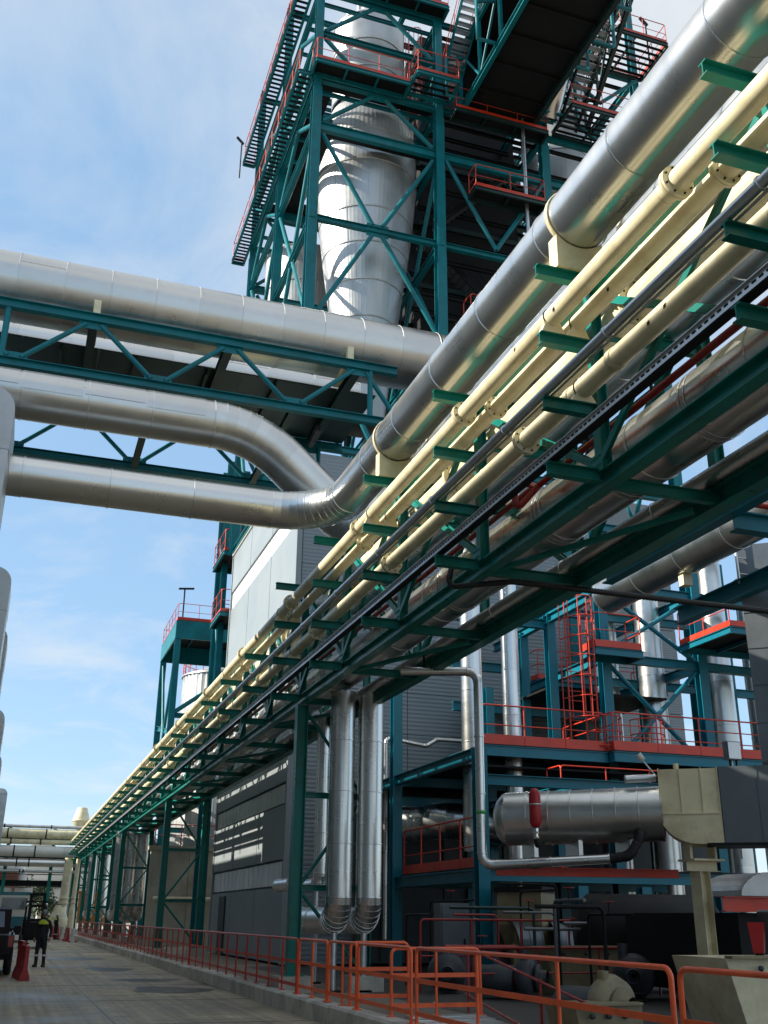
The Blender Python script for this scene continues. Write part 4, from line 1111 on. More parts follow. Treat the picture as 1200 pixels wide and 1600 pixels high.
# gate hoops on the platform
for i, x in enumerate((16.5, 18.0)):
    t = thing('safety_gate', ('curved red safety gate at the ladder foot on the platform', 'curved red safety gate beside the braced bay on the platform')[i], 'gate', (x, 27.0, 6.3))
    arc = [(x + .55 * math.sin(a), 27.6 - .55 * math.cos(a), 0) for a in [math.pi * k / 10 - math.pi / 2 for k in range(11)]]
    for z in (6.45, 6.9, 7.35): obj('gate_hoop', MB().tube([V(*p) + V(0, 0, z) for p in arc], .02, 6), RED, t)
    for p in arc[::2]: obj('gate_bar', MB().tube([V(*p) + V(0, 0, 6.32), V(*p) + V(0, 0, 7.35)], .016, 6), RED, t)

# silver verticals and vessels of the frame
for i, (x, y, D, z0, z1, lb_) in enumerate([(12.35, 28.0, .64, 3.4, 12.5, 'big mirror bright vertical duct left of the red ladder'), (13.75, 28.2, .54, 3.2, 11.5, 'slimmer vertical duct just right of the mirror bright one'), (22.75, 30, .85, .3, 15.5, 'tall dull silver stack beside the right braced column'), (20.3, 30.5, .9, .3, 12.6, 'dull silver stack behind the cross braced bay'), (19.6, 32.4, 1.0, .3, 11.8, 'round grey vessel with a small cap behind the braces'), (26.8, 33, 1.0, .3, 14.5, 'farthest silver stack near the right picture edge')]):
    t = thing('vertical_duct', lb_, 'duct', (x, y, z0), 'vertical silver ducts of the frame')
    clad_run(t, [(x, y, z0), (x, y, z1)], D / 2, 1.5, ALU_W if i > 1 else ALU, 36)
    obj('top_cap', MB().lathe([(.02, z1 + .2), (D * .35, z1 + .14), (D / 2, z1)], (x, y, 0), (0, 0, 1), 32), ALU, t)
    if z0 > 1: obj('foot_pipe', MB().cyl((x, y, .25), (x, y, z0), D * .2, 16), ALU_D, t)
    else: obj('base_ring', MB().cyl((x, y, .2), (x, y, .32), D * .6, 24), DARK, t)
t = thing('insulated_pipe', 'large rust streaked silver pipe running back under the open sky at right', 'pipe', (12, 20, 8.4))
clad_run(t, [(11.6, 4, 8.22), (11.6, 18.8, 8.22)], .40, 1.5, ALU_W, 32)
for y in (9, 12.6, 16): obj('pipe_shoe', MB().box((11.6, y, 7.72), (.2, .16, .24)), CREAM, t)
t = thing('insulated_pipe', 'thin silver tube slung below the long teal beam at right', 'pipe', (9.3, 16, 7.3))
clad_run(t, [(9.42, 4, 7.43), (9.42, 14.5, 7.43)], .055, 1.0, ALU, 14)
t = thing('fire_water_pipe', 'red pipe crossing at right above the long teal beam', 'pipe', (12, 12.5, 7.6))
obj('pipe_run', MB().tube([(9.3, 12.6, 7.86), (20, 12.6, 7.86)], .05, 10), FIRE, t)
obj('pipe_run', MB().tube([(9.3, 12.75, 7.76), (20, 12.75, 7.76)], .03, 8), GALV, t)
obj('hanger', MB().box((11, 12.66, 7.7), (.04, .3, .3)), DARK, t)
# pipe along the wall corner
t = thing('insulated_pipe', 'slim silver pipe with double bend on the shaded grey wall', 'pipe', (11.5, 33.3, 6))
clad_run(t, [(11.45, 33.2, 1.0), (11.45, 33.2, 7.3), (12.9, 33.2, 7.1), (13.3, 33.2, 7.35), (14.2, 33.2, 7.35)], .075, 1.0, ALU, 16, bend=.16, gores=4)
t = thing('silver_duct', 'bright curved duct end inside the blue frame above the balcony', 'duct', (13, 29.0, 4.2))
clad_run(t, [(14.6, 29.3, 4.1), (12.2, 29.3, 4.35), (11.5, 31.5, 4.35)], .52, .9, ALU, 32, bend=1.0)

# thin silver pipe down past the heat exchanger, ending in a black hose
t = thing('insulated_pipe', 'thin shiny pipe dropping past the blue column to the hose', 'pipe', (8.05, 17.8, 2.5))
clad_run(t, [(6.6, 18.3, 6.02), (7.98, 17.8, 6.02), (7.98, 17.8, 2.50), (9.95, 16.75, 2.62)], .085, .95, ALU, 20, bend=.2, gores=5)
for x, y, z in ((7.0, 18.1, 6.2),): obj('hanger', MB().box((x, y, z), (.03, .03, .3)), DARK, t)
obj('valve_body', MB().lathe([(.02, -.09), (.10, -.08), (.10, .08), (.02, .09)], (8.85, 17.4, 2.55), (.9, -.4, .05), 14), mat('brass', (.4, .27, .08), .4, .9), t)
hz = fillet([(9.95, 16.75, 2.62), (10.22, 16.5, 2.66), (10.40, 16.4, 2.98), (10.44, 16.5, 3.12)], .2, 6)
obj('hose', MB().tube(hz, .085, 14), RUBBER, t)
hb = MB()
for a, b in zip(hz[:-1], hz[1:]):
    for q in (0.2, .7): hb.lathe([(.084, -.012), (.098, 0), (.084, .012)], a + (b - a) * q, b - a, 14)
obj('hose_ribs', hb, RUBBER, t)
obj('vertical_band', MB().lathe([(.088, -.03), (.095, -.03), (.095, .03), (.088, .03)], (7.98, 17.8, 3.42), (0, 0, 1), 16), mat('green_tape', (.05, .4, .08), .5), t)

# ---- heat exchanger
E0, E1 = V(8.65, 18.1, 3.35), V(10.95, 16.48, 3.40)
ax = (E1 - E0).normalized()
hx = thing('heat_exchanger', 'horizontal silver heat exchanger with cream end box', 'heat exchanger', (10, 18, 2.8))
clad_run(hx, [E0, E1], .475, .42, ALU_W, 44, name='shell_sheet')
obj('dished_head', MB().lathe([(.02, -.26), (.18, -.24), (.34, -.17), (.45, -.06), (.475, 0)], E0, ax, 44), ALU_W, hx)
for q in range(12):
    a = 2 * math.pi * q / 12; s1 = V(ax.y, -ax.x, 0)
    u = s1 * math.cos(a) + V(0, 0, 1) * math.sin(a)
    obj('head_crease', MB().tube([E0 - ax * .235 + u * .17, E0 - ax * .165 + u * .345, E0 - ax * .01 + u * .478], .008, 5), GALV, hx)
# cream box: straight upper part, rounded belly
nrm = V(ax.y, -ax.x, 0)
bx0 = E1 - ax * .02
prof_u, prof_l = [(-.42, -.03), (.42, -.03), (.42, .72), (-.42, .72)], [(-.52, -.05)] + [(-.52 * math.cos(math.pi * k / 16), -.05 - .53 * math.sin(math.pi * k / 16)) for k in range(17)][1:]
xdir = ax.copy(); xdir.z = 0; xdir.normalize()
obj('end_box', MB().prism(prof_u, bx0, bx0 + xdir * 1.02), CREAM, hx)
def belly(off, th, e):
    pr = [(0 - e, -.05)] + [(.62 - (.62 + e) * math.cos(a), -.05 - (.48 + e) * math.sin(a)) for a in [math.pi / 2 * k / 10 for k in range(1, 11)]] + [(1.02, -.53 - e), (1.02, -.05)]
    lo = [bx0 + xdir * a + V(0, 0, b) + nrm * (off - th / 2) for a, b in pr]; hi = [p + nrm * th for p in lo]; n = len(pr)
    return MB().add(lo + hi, [tuple(range(n)), tuple(range(2 * n - 1, n - 1, -1))] + [(i, n + i, n + (i + 1) % n, (i + 1) % n) for i in range(n)])
obj('box_belly', belly(0, .84, -.004), CREAM, hx)
for o_ in (-.43, .43): obj('belly_rib', belly(o_, .02, .022), CREAM, hx)
obj('belly_rib', belly(0, .03, .022), CREAM, hx)
for q in (.4, .7):
    pr = [(q, -.05)] + [(q + .34 * (1 - math.cos(a)), -.05 - .46 * math.sin(a)) for a in [math.pi / 2 * k / 8 for k in range(1, 9)]]
    obj('plate_seam', MB().tube([bx0 + xdir * a + V(0, 0, b) + nrm * .422 * s_ for a, b in pr] , .008, 5), CREAM, hx) if False else None
    for s_ in (-1, 1): obj('plate_seam', MB().tube([bx0 + xdir * a + V(0, 0, b) + nrm * (.424 * s_) for a, b in pr], .009, 5), CREAM, hx)
for q in (0, .36, .72, 1.0):
    p = bx0 + xdir * q
    obj('box_flange', MB().prism([(-.445, -.035), (.445, -.035), (.445, .74), (-.445, .74)], p, p + xdir * .018), CREAM, hx)
obj('split_flange', MB().prism([(-.46, -.055), (.46, -.055), (.46, -.03), (-.46, -.03)], bx0 - xdir * .02, bx0 + xdir * 1.02), CREAM, hx)
lug = bx0 + xdir * .32 + V(0, 0, .78)
obj('lifting_lug', MB().tube([lug + V(0, 0, -.06), lug + V(0, 0, .09)], .05, 10), CREAM, hx)
# damper cylinder and weight on top of the box
c0 = bx0 + V(-.06, -.05, .62)
obj('damper_cylinder', MB().tube([c0 + V(-.55, .2, -.03), c0 + V(-.03, .02, 0)], .07, 16), GALV, hx)
obj('damper_rod', MB().tube([c0 + V(-.03, .02, 0), c0 + V(.06, -.03, 0)], .03, 10), DARK, hx)
obj('lever_arm', MB().tube([c0 + V(.0, .0, 0), c0 + V(-.22, .08, .30)], .016, 8), GALV, hx)
obj('counterweight', MB().lathe([(.01, -.07), (.06, -.07), (.06, .07), (.01, .07)], c0 + V(-.26, .09, .36), V(-.5, .2, .8), 14), WHITE, hx)
# cradle feet and red beam under the shell
for q in (.4, 1.2, 2.1):
    p = E0 + ax * q
    obj('cradle_foot', MB().box((p.x, p.y, 2.80), (.08, .5, .30)), GALV, hx)
st = thing('support_stand', 'cream I beam post carrying the cream end box', 'support', (10.97, 16.05, .2))
pc = bx0 + xdir * .42 + V(.1, -.1, 0)
obj('post', MB().beam((pc.x, pc.y, .2), (pc.x, pc.y, 2.42), .24, .24, up=(1, .2, 0)), CREAM, st)
obj('cap_plate', MB().box((pc.x + .05, pc.y, 2.60), (.62, .5, .035)), CREAM, st)
obj('cap_beam', MB().beam((pc.x - .26, pc.y, 2.5), (pc.x + .36, pc.y, 2.5), .2, .17), CREAM, st)
obj('base_plate', MB().box((pc.x, pc.y, .22), (.4, .4, .03)), CREAM, st)
for d in (-.24, .26): obj('shim_block', MB().box((pc.x + d, pc.y - .05, 2.74), (.05, .2, .26)), CREAM, st)
t = thing('red_beam', 'red steel beam lying under the heat exchanger', 'beam', (10.4, 18.5, 2.4))
obj('beam', MB().beam((8.9, 19.2, 2.48), (12.6, 18.6, 2.48), .14, .16), RED, t)
obj('angle_cleat', MB().box((10.2, 18.95, 2.6), (.1, .1, .1)), RED, t)
# duct running right from the box and tall duct above it
dq = bx0 + xdir * 1.03
t = thing('grey_duct', 'dark grey square duct bolted to the cream end box', 'duct', dq)
obj('duct_body', MB().prism([(-.45, -.54), (.45, -.54), (.45, .74), (-.45, .74)], dq, dq + xdir * 3.2), GREYDUCT, t)
for q in (.0, .62, 1.3, 2.0): obj('duct_seam', MB().prism([(-.462, -.552), (.462, -.552), (.462, .752), (-.462, .752)], dq + xdir * (q + .003), dq + xdir * (q + .02)), GREYDUCT, t)
obj('duct_flange', MB().prism([(-.5, -.58), (.5, -.58), (.5, -.54), (-.5, -.54)], dq - xdir * .3, dq + xdir * 3.2), DARK, t)
t = thing('grey_duct', 'tall dark grey clad duct cut by the right picture edge', 'duct', (13.9, 15.9, 4.3))
obj('duct_body', MB().box((13.91, 15.53, 6.35), (2.2, 1.6, 4.1), rz=R_(-38.8)), GREYDUCT, t)
for k in range(6): obj('duct_sheet', MB().box((13.91, 15.53, 4.62 + .69 * k), (2.23, 1.63, .66), rz=R_(-38.8)), GREYDUCT, t)
for x in (13.7, 14.9): obj('support_leg', MB().beam((x, 16.3, .2), (x, 16.3, 4.3), .16, .16, up=(0, 1, 0)), BLUE, t)
obj('support_arm', MB().beam((13.5, 16.3, 4.2), (15.1, 16.3, 4.2), .16, .16), BLUE, t)
t = thing('steel_ladder', 'galvanised ladder frame standing beside the tall grey duct', 'ladder', (12.55, 15.4, 7))
for s in (0, .28): obj('stile', MB().tube([(12.45 + s, 15.5, 7.6), (12.45 + s, 15.5, 9.3)], .03, 8), GALV, t)
for k in range(5): obj('rung', MB().tube([(12.45, 15.5, 7.8 + .32 * k), (12.73, 15.5, 7.8 + .32 * k)], .014, 6), GALV, t)
for z in (8.4, 8.9): obj('arm', MB().tube([(12.45, 15.5, z), (15, 15.9, z + .1)], .022, 6), DARK, t)
t = thing('junction_box', 'small grey junction box on the red platform rail', 'box', (14.0, 18.4, 4.6))
obj('body', MB().box((14.05, 18.4, 4.95), (.34, .14, .38)), GREYDUCT, t)
obj('lid', MB().box((14.05, 18.32, 4.95), (.30, .02, .34)), GALV, t)
for s in (-.08, .08): obj('gland', MB().cyl((14.05 + s, 18.4, 4.6), (14.05 + s, 18.4, 4.76), .02, 8), DARK, t)
obj('post', MB().cyl((14.05, 18.46, 2.8), (14.05, 18.46, 4.8), .03, 8), GALV, t)
# red hydraulic accumulator
t = thing('accumulator', 'red gas bottle on a valve by the heat exchanger head', 'cylinder', (8.95, 17.6, 2.9))
obj('bottle', MB().lathe([(.02, 3.10), (.07, 3.12), (.105, 3.2), (.105, 3.68), (.07, 3.76), (.03, 3.78)], (8.62, 16.9, 0), (0, 0, 1), 20), PLASTIC, t)
obj('strap', MB().lathe([(.107, -.012), (.114, -.012), (.114, .012), (.107, .012)], (8.62, 16.9, 3.5), (0, 0, 1), 20), GALV, t)
obj('valve', MB().lathe([(.05, 3.1), (.06, 3.02), (.04, 2.98), (.065, 2.94), (.02, 2.9)], (8.62, 16.9, 0), (0, 0, 1), 12), CHROME, t)
obj('elbow', MB().tube(fillet([(8.62, 16.9, 2.95), (8.62, 16.9, 2.8), (8.9, 17.2, 2.9)], .08, 4), .045, 10), DARK, t)
obj('mount_arm', MB().tube([(8.62, 16.9, 3.3), (8.9, 17.6, 3.3)], .03, 8), DARK, t)

# ---- machines behind the rail, colours darkened to stand in for gloom
DPUMP = mat('shaded_pump_paint', (0.05, 0.055, 0.06), 0.5, 0, 0.3, 4)  # dark base colour stands in for the gloom around the pumps
def pump(label, x, y, z, s=1.0, rz=0, pm=None):
    pm = pm or DPUMP
    t = thing('pump_set', label, 'pump', (x, y, z), 'pumps behind the guard rail')
    c, sn = math.cos(rz), math.sin(rz)
    def P(a, b, h): return V(x + (a * c - b * sn) * s, y + (a * sn + b * c) * s, z + h * s)
    obj('base_frame', MB().beam(P(-.8, 0, .12), P(.8, 0, .12), .5 * s, .16 * s, kind='C'), pm, t)
    obj('motor', MB().lathe([(.02, -.4), (.2, -.4), (.25, -.36), (.25, .3), (.2, .36), (.02, .36)], P(.38, 0, .5), P(1, 0, 0) - P(0, 0, 0), 20), DPUMP, t)
    fm = MB()
    for k in range(10): fm.lathe([(.25 * s, -.01), (.28 * s, -.01), (.28 * s, .01), (.25 * s, .01)], P(.12 + .055 * k, 0, .5), P(1, 0, 0) - P(0, 0, 0), 20)
    obj('cooling_fins', fm, DPUMP, t)
    obj('volute', MB().lathe([(.05, -.16), (.34, -.14), (.40, 0), (.34, .14), (.05, .16)], P(-.5, 0, .55), P(1, 0, 0) - P(0, 0, 0), 24), pm, t)
    obj('suction_flange', MB().lathe([(.10, 0), (.24, 0), (.24, -.05), (.15, -.05), (.13, -.2)], P(-.78, 0, .55), P(1, 0, 0) - P(0, 0, 0), 20), pm, t)
    obj('outlet', MB().tube([P(-.5, .22, .75), P(-.5, .22, 1.25)], .12 * s, 14), pm, t)
    obj('coupling_guard', MB().lathe([(.12, -.12), (.14, -.1), (.14, .1), (.12, .12)], P(-.12, 0, .5), P(1, 0, 0) - P(0, 0, 0), 14), RED, t)
    return t
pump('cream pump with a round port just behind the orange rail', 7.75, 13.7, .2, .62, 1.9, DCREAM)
pump('second pump, grey, farther back in the dark bay', 9.3, 19.6, .2, .7, 2.4)
pump('third pump at the foot of the blue column', 8.9, 21.8, .2, .7, 1.2)
pump('fourth pump near the dark bay floor at right', 11.6, 18.9, .2, .8, 1.0)
def skid(label, x, y, w, d, h, tilt=.3):
    t = thing('machine_frame', label, 'machine', (x, y, .2), 'cream slotted machine frames')
    vs = [(x, y, .2), (x + w, y - .1, .2), (x + w, y - .1, .2 + h), (x - tilt, y, .2 + h), (x, y + d, .2), (x + w, y + d, .2), (x + w, y + d, .2 + h), (x - tilt, y + d, .2 + h)]
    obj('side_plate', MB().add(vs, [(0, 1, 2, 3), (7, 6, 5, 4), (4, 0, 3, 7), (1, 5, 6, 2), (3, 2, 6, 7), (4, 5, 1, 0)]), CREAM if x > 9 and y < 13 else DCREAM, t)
    for k in range(3):
        xx = x + .02 + (w - .1) * (k + .3) / 3
        obj('slot', MB().lathe([(.001, 0), (.035, 0), (.035, .03), (.001, .03)], (xx, y - .08, .2 + h - .12), (0, -1, 0), 12), TRIM, t)
    obj('lip', MB().box((x + w / 2 - tilt / 2, y - .06, .2 + h + .015), (w + tilt, .16, .03)), DCREAM, t)
    return t
skid('large cream slotted machine frame at the bottom right corner', 9.06, 12.1, 1.6, 1.2, 0.97, .28)
skid('small cream slotted machine frame low behind the orange rail', 6.95, 12.6, .8, .8, .42, .1)
skid('cream slotted machine frame deeper in the dark bay', 10.6, 20.2, 1.6, 1.0, .9, .2)
t = thing('curved_top_tank', 'horizontal tank with an arched silver cover over a red beam', 'tank', (12.6, 16.3, 1.5))
obj('cover', MB().prism([(-.75, 0)] + [(-.75 * math.cos(math.pi * k / 14), .40 * math.sin(math.pi * k / 14)) for k in range(1, 14)] + [(.75, 0)], (12.6, 15.7, 2.02), (12.6, 16.9, 2.02)), ALU_D, t)
obj('red_beam', MB().beam((11.3, 15.5, 1.88), (14.2, 15.5, 1.88), .16, .24), RED, t)
obj('body', MB().box((12.5, 17.6, 1.1), (1.4, 3.6, 1.3)), DARK, t)
for x in (11.9, 13.2): obj('leg', MB().box((x, 15.9, .35), (.14, .14, .3)), DARK, t)
t = thing('red_bin', 'small red hopper bin with a grey tilted lid at right edge', 'bin', (9.9, 12.9, 1.2))
obj('bin', MB().lathe([(.09, 1.2), (.10, 1.22), (.15, 1.6), (.13, 1.6)], (10.0, 13.0, 0), (0, 0, 1), 4, smooth=False), PLASTIC, t)
obj('lid', MB().beam((10.12, 12.9, 1.75), (10.5, 12.9, 1.2), .4, .05, kind='B'), GREYDUCT, t)
obj('stand', MB().cyl((10.0, 13.0, .2), (10.0, 13.0, 1.22), .06, 12), DARK, t)
t = thing('horizontal_vessel', 'pale stepped duct bend half hidden behind the blue columns', 'duct', (10.2, 21.6, 1.6))
clad_run(t, [(10.9, 23.0, 1.0), (12.2, 23.0, 1.0), (12.2, 23.0, .25)], .62, .3, GREYDUCT, 32, bend=.7)
t = thing('cream_hopper', 'cream hopper chute beside the blue column', 'hopper', (10.3, 22.4, .2))
obj('chute', MB().lathe([(.75, 2.3), (.75, 1.5), (.3, .35)], (11.5, 23.2, 0), (0, 0, 1), 4, smooth=False), DCREAM, t)
obj('chute_frame', MB().lathe([(.8, 2.32), (.82, 2.32), (.82, 2.2), (.8, 2.2)], (11.5, 23.2, 0), (0, 0, 1), 4, smooth=False), DARK, t)
obj('leg', MB().beam((11.1, 23.0, .2), (11.1, 23.0, 2.3), .1, .1, up=(0, 1, 0)), CREAM, t)
for i, (x0, x1, y, z, lb_) in enumerate([(8.6, 12.6, 19.6, .9, 'lower dark red pipe rail deep in the machine bay'), (8.2, 12.8, 21.5, 1.4, 'upper dark red pipe rail deep in the machine bay')]):
    t = thing('red_guard', lb_, 'guard', (x0, y, .2), 'dark red guards in the machine bay')
    railing(t, [(x0, y, .2), (x1, y, .2)], z, (z * .5,), .025, FIRE, 1.3)
rp = random.Random(11)
t = thing('process_pipework', 'tangle of thin pipes and valves deep in the machine bay', 'pipework', (10.5, 20, .2))
for k in range(16):
    x, y, z = rp.uniform(8.4, 13.5), rp.uniform(17.2, 22.5), rp.uniform(.8, 2.3)
    d = rp.choice((V(1, 0, 0), V(0, 1, 0)))
    L = rp.uniform(1, 2.6)
    m_ = rp.choice((DARK, FIRE, GREYDUCT, DECK_SHADE, DARK)); r_ = rp.choice((.025, .035, .05))  # dark colours chosen to stand in for the bay's shade
    obj('pipe_run', MB().tube(fillet([V(x, y, z), V(x, y, z) + d * L, V(x, y, .25) + d * L], .12, 4), r_, 8), m_, t)
    if k % 2: obj('valve_wheel', MB().lathe([(.09, -.008), (.11, 0), (.09, .008), (.085, 0)], V(x, y, z + .22) + d * L * .5, (0, 0, 1), 14), RED, t); obj('valve_stem', MB().cyl(V(x, y, z) + d * L * .5, V(x, y, z + .22) + d * L * .5, .014, 6), DARK, t)
t = thing('control_cabinet', 'grey control cabinet standing in the dark machine bay', 'cabinet', (9.7, 22.4, .2))
obj('body', MB().box((9.6, 23.2, 1.1), (.7, .4, 1.7)), GREYDUCT, t)
obj('door', MB().box((9.6, 22.985, 1.1), (.62, .03, 1.6)), GREYDUCT, t)
obj('handle', MB().box((9.82, 22.955, 1.1), (.03, .03, .2)), DARK, t)
t = thing('gloom_wall', 'near-black partition wall with gloom painted in at the back of the machine bay', 'wall', (17, 33.6, .2))
obj('panel', MB().box((17.4, 33.7, 3.0), (13.6, .16, 5.4)), TRIM, t)  # near-black colour stands in for gloom at the back
for k in range(6): obj('panel_rib', MB().box((11.5 + k * 2.2, 33.6, 3.0), (.1, .1, 5.3)), DECK_SHADE, t)
t = thing('diesel_tank', 'big dark horizontal drum in the machine bay shadows', 'tank', (14, 20.5, .2))
obj('drum', MB().lathe([(.02, -1.6), (.6, -1.5), (.85, -1.3), (.85, 1.3), (.6, 1.5), (.02, 1.6)], (13.2, 20.8, 1.3), (1, -.2, 0), 28), DARK, t)
for x in (12.2, 14.2): obj('cradle', MB().box((x, 20.8, .45), (.2, 1.2, .5)), DARK, t)

# ================================================================== GUARD RAILS
def guard(label, pts, mids=(.14, .54), posts=1.75, h=.94, m=ORANGE, r=.024):
    t = thing('guard_rail', label, 'guard rail', pts[0], 'guard rails along the kerb')
    railing(t, [V(*p) for p in pts], h, mids, r, m, posts, 0, post_r=.020, flatmid=True, seg=12)
    me = mesh_of(MB().box((0, 0, .006), (.11, .11, .012)), m, name='base_plate')
    for a, b in zip(pts[:-1], pts[1:]):
        a, b = V(*a), V(*b)
        k = max(1, round((b - a).length / posts))
        for j in range(k + 1): inst('base_plate', me, t, Matrix.Translation(a + (b - a) * (j / k)))
    return t
KX, KZ = 5.32, .30
guard('nearest orange guard rail running out of the right picture edge', [(KX, 2.6, KZ), (KX, 7.97, KZ)], posts=1.8)
guard('long orange guard rail second from the right edge', [(KX, 8.10, KZ), (KX, 14.1, KZ)], posts=2.0)
guard('short orange gate panel standing next to the long orange rail', [(KX - .02, 14.25, KZ), (KX - .02, 16.6, KZ)], posts=2.4)
guard('orange rail returning inward at the stair gap', [(KX + .1, 15.4, KZ), (KX + 1.5, 15.4, KZ)], posts=.7, h=.90)
guard('second orange rail returning inward beside the drop pipe bases', [(KX + .1, 17.4, KZ), (KX + 1.1, 17.4, KZ)], posts=.95)
guard('narrow orange gate leaf left of the stair gap', [(KX, 16.75, KZ), (KX, 17.5, KZ), (KX, 18.3, KZ)], posts=.8)
guard('two bay orange rail in front of the silver drop pipes', [(KX, 18.4, KZ), (KX, 20.3, KZ)], posts=1.0)
guard('long dull red rail in front of the grey panel wall', [(KX, 20.45, KZ), (KX, 33, KZ)], posts=1.15, m=RED)
guard('long dull red rail before the dark trestle', [(KX, 33.1, KZ), (KX, 50, KZ)], posts=1.25, m=RED)
guard('farthest dull red rail along the distant kerb', [(KX, 50.1, KZ), (KX, 84, KZ)], posts=1.5, m=RED)
# steps inside the gap with sloping hand rails
t = thing('entry_stairs', 'low entry steps with sloping orange hand rails behind the long rail', 'stairs', (6.8, 13, .1))
for k in range(4): obj('tread', MB().box((6.3, 14.6 + .3 * k, .22 + .02 * k), (1.2, .28, .04)), GALV, t)
for x in (7.1,):
    for z in (.9, .2): obj('hand_rail', MB().tube([(x, 16.6, z + .3), (x, 12.2, z - .35)], .02, 8), FIRE, t)
    for y in (16.5, 14): obj('rail_post', MB().tube([(x, y, .2), (x, y, 1.2 if y > 15 else .85)], .02, 8), FIRE, t)

# ================================================================== LEFT ROAD: vehicle, barrier, worker
pk = thing('pickup_truck', 'black pickup parked at the left picture edge, tail towards us', 'pickup', (-.55, 36, 0))
px, py0 = -.56, 33.5
W2 = .93
def profile_body(prof, x0, x1):
    n = len(prof)
    vs = [(x0, a, b) for a, b in prof] + [(x1, a, b) for a, b in prof]
    return MB().add(vs, [tuple(range(n - 1, -1, -1)), tuple(range(n, 2 * n))] + [(i, (i + 1) % n, n + (i + 1) % n, n + i) for i in range(n)])
def YZ(a, b): return (py0 + a, b)
body = [YZ(0, .55), YZ(.05, 1.08), YZ(1.75, 1.12), YZ(1.76, 1.1), YZ(3.9, 1.12), YZ(5.1, 1.02), YZ(5.25, .8), YZ(5.22, .42), YZ(4.75, .40), YZ(4.6, .72), YZ(4.3, .84), YZ(4.0, .72), YZ(3.85, .40), YZ(1.55, .40), YZ(1.42, .72), YZ(1.1, .84), YZ(.8, .72), YZ(.66, .45)]
obj('body', profile_body(body, px - W2, px + W2), BLACK, pk)
cabp = [YZ(1.72, 1.10), YZ(1.80, 1.78), YZ(1.95, 1.84), YZ(3.25, 1.84), YZ(3.4, 1.80), YZ(4.05, 1.12)]
obj('cab', profile_body(cabp, px - .78, px + .78), BLACK, pk)
for s in (-1, 1):
    x = px + s * .785
    obj('side_window', MB().add([(x, py0 + 1.95, 1.2), (x, py0 + 2.75, 1.2), (x, py0 + 2.75, 1.7), (x, py0 + 2.0, 1.7)], [(0, 1, 2, 3)]), GLASS, pk)
    obj('side_window', MB().add([(x, py0 + 2.85, 1.2), (x, py0 + 3.75, 1.2), (x, py0 + 3.3, 1.7), (x, py0 + 2.85, 1.7)], [(0, 1, 2, 3)]), GLASS, pk)
    obj('mirror', MB().box((px + s * 1.02, py0 + 3.6, 1.22), (.2, .1, .16)), BLACK, pk)
    obj('tail_light', MB().box((px + s * .84, py0 + .0, .92), (.14, .05, .3)), LAMP, pk)
    for yy in (1.1, 4.3):
        w = obj('wheel', MB().lathe([(.20, -.1), (.34, -.11), (.38, -.06), (.38, .06), (.34, .11), (.20, .1)], (px + s * .84, py0 + yy, .38), (1, 0, 0), 24), RUBBER, pk)
        obj('rim', MB().lathe([(.02, .07 * s), (.1, .08 * s), (.2, .06 * s), (.21, .1 * s)], (px + s * .84, py0 + yy, .38), (1, 0, 0), 20), CHROME, w)
    obj('bed_rail', MB().tube([(px + s * .86, py0 + .1, 1.14), (px + s * .86, py0 + 1.7, 1.16)], .03, 8), BLACK, pk)
obj('rear_window', MB().add([(px - .62, py0 + 1.735, 1.28), (px + .62, py0 + 1.735, 1.28), (px + .58, py0 + 1.785, 1.72), (px - .58, py0 + 1.785, 1.72)], [(0, 1, 2, 3)]), GLASS, pk)
obj('windscreen', MB().add([(px - .7, py0 + 3.95, 1.22), (px + .7, py0 + 3.95, 1.22), (px + .64, py0 + 3.45, 1.77), (px - .64, py0 + 3.45, 1.77)], [(0, 1, 2, 3)]), GLASS, pk)
obj('tailgate', MB().box((px, py0 + .012, .84), (1.4, .05, .48)), BLACK, pk)
obj('bumper', MB().box((px, py0 - .08, .52), (1.8, .16, .16)), DARK, pk)
obj('number_plate', MB().box((px, py0 - .17, .56), (.5, .015, .12)), WHITE, pk)

ba = thing('road_barrier', 'red ribbed plastic barrier standing between the pickup and the worker', 'barrier', (.8, 33, 0))
pf = [(-.13, 0), (.13, 0), (.12, .10), (.055, .30), (.045, .85), (-.045, .85), (-.055, .30), (-.12, .10)]
obj('body', MB().prism(pf, (.72, 31.2, 0), (.64, 32.3, 0)), PLASTIC, ba)
obj('body', MB().prism([(a, b * 1.12) for a, b in pf], (.64, 32.34, 0), (.55, 33.4, 0)), PLASTIC, ba)
for k in range(6): obj('rib', MB().prism([(a * 1.12, b * 1.01) for a, b in pf], (.71 - .029 * k, 31.4 + .36 * k, 0), (.708 - .029 * k, 31.46 + .36 * k, 0)), PLASTIC, ba)

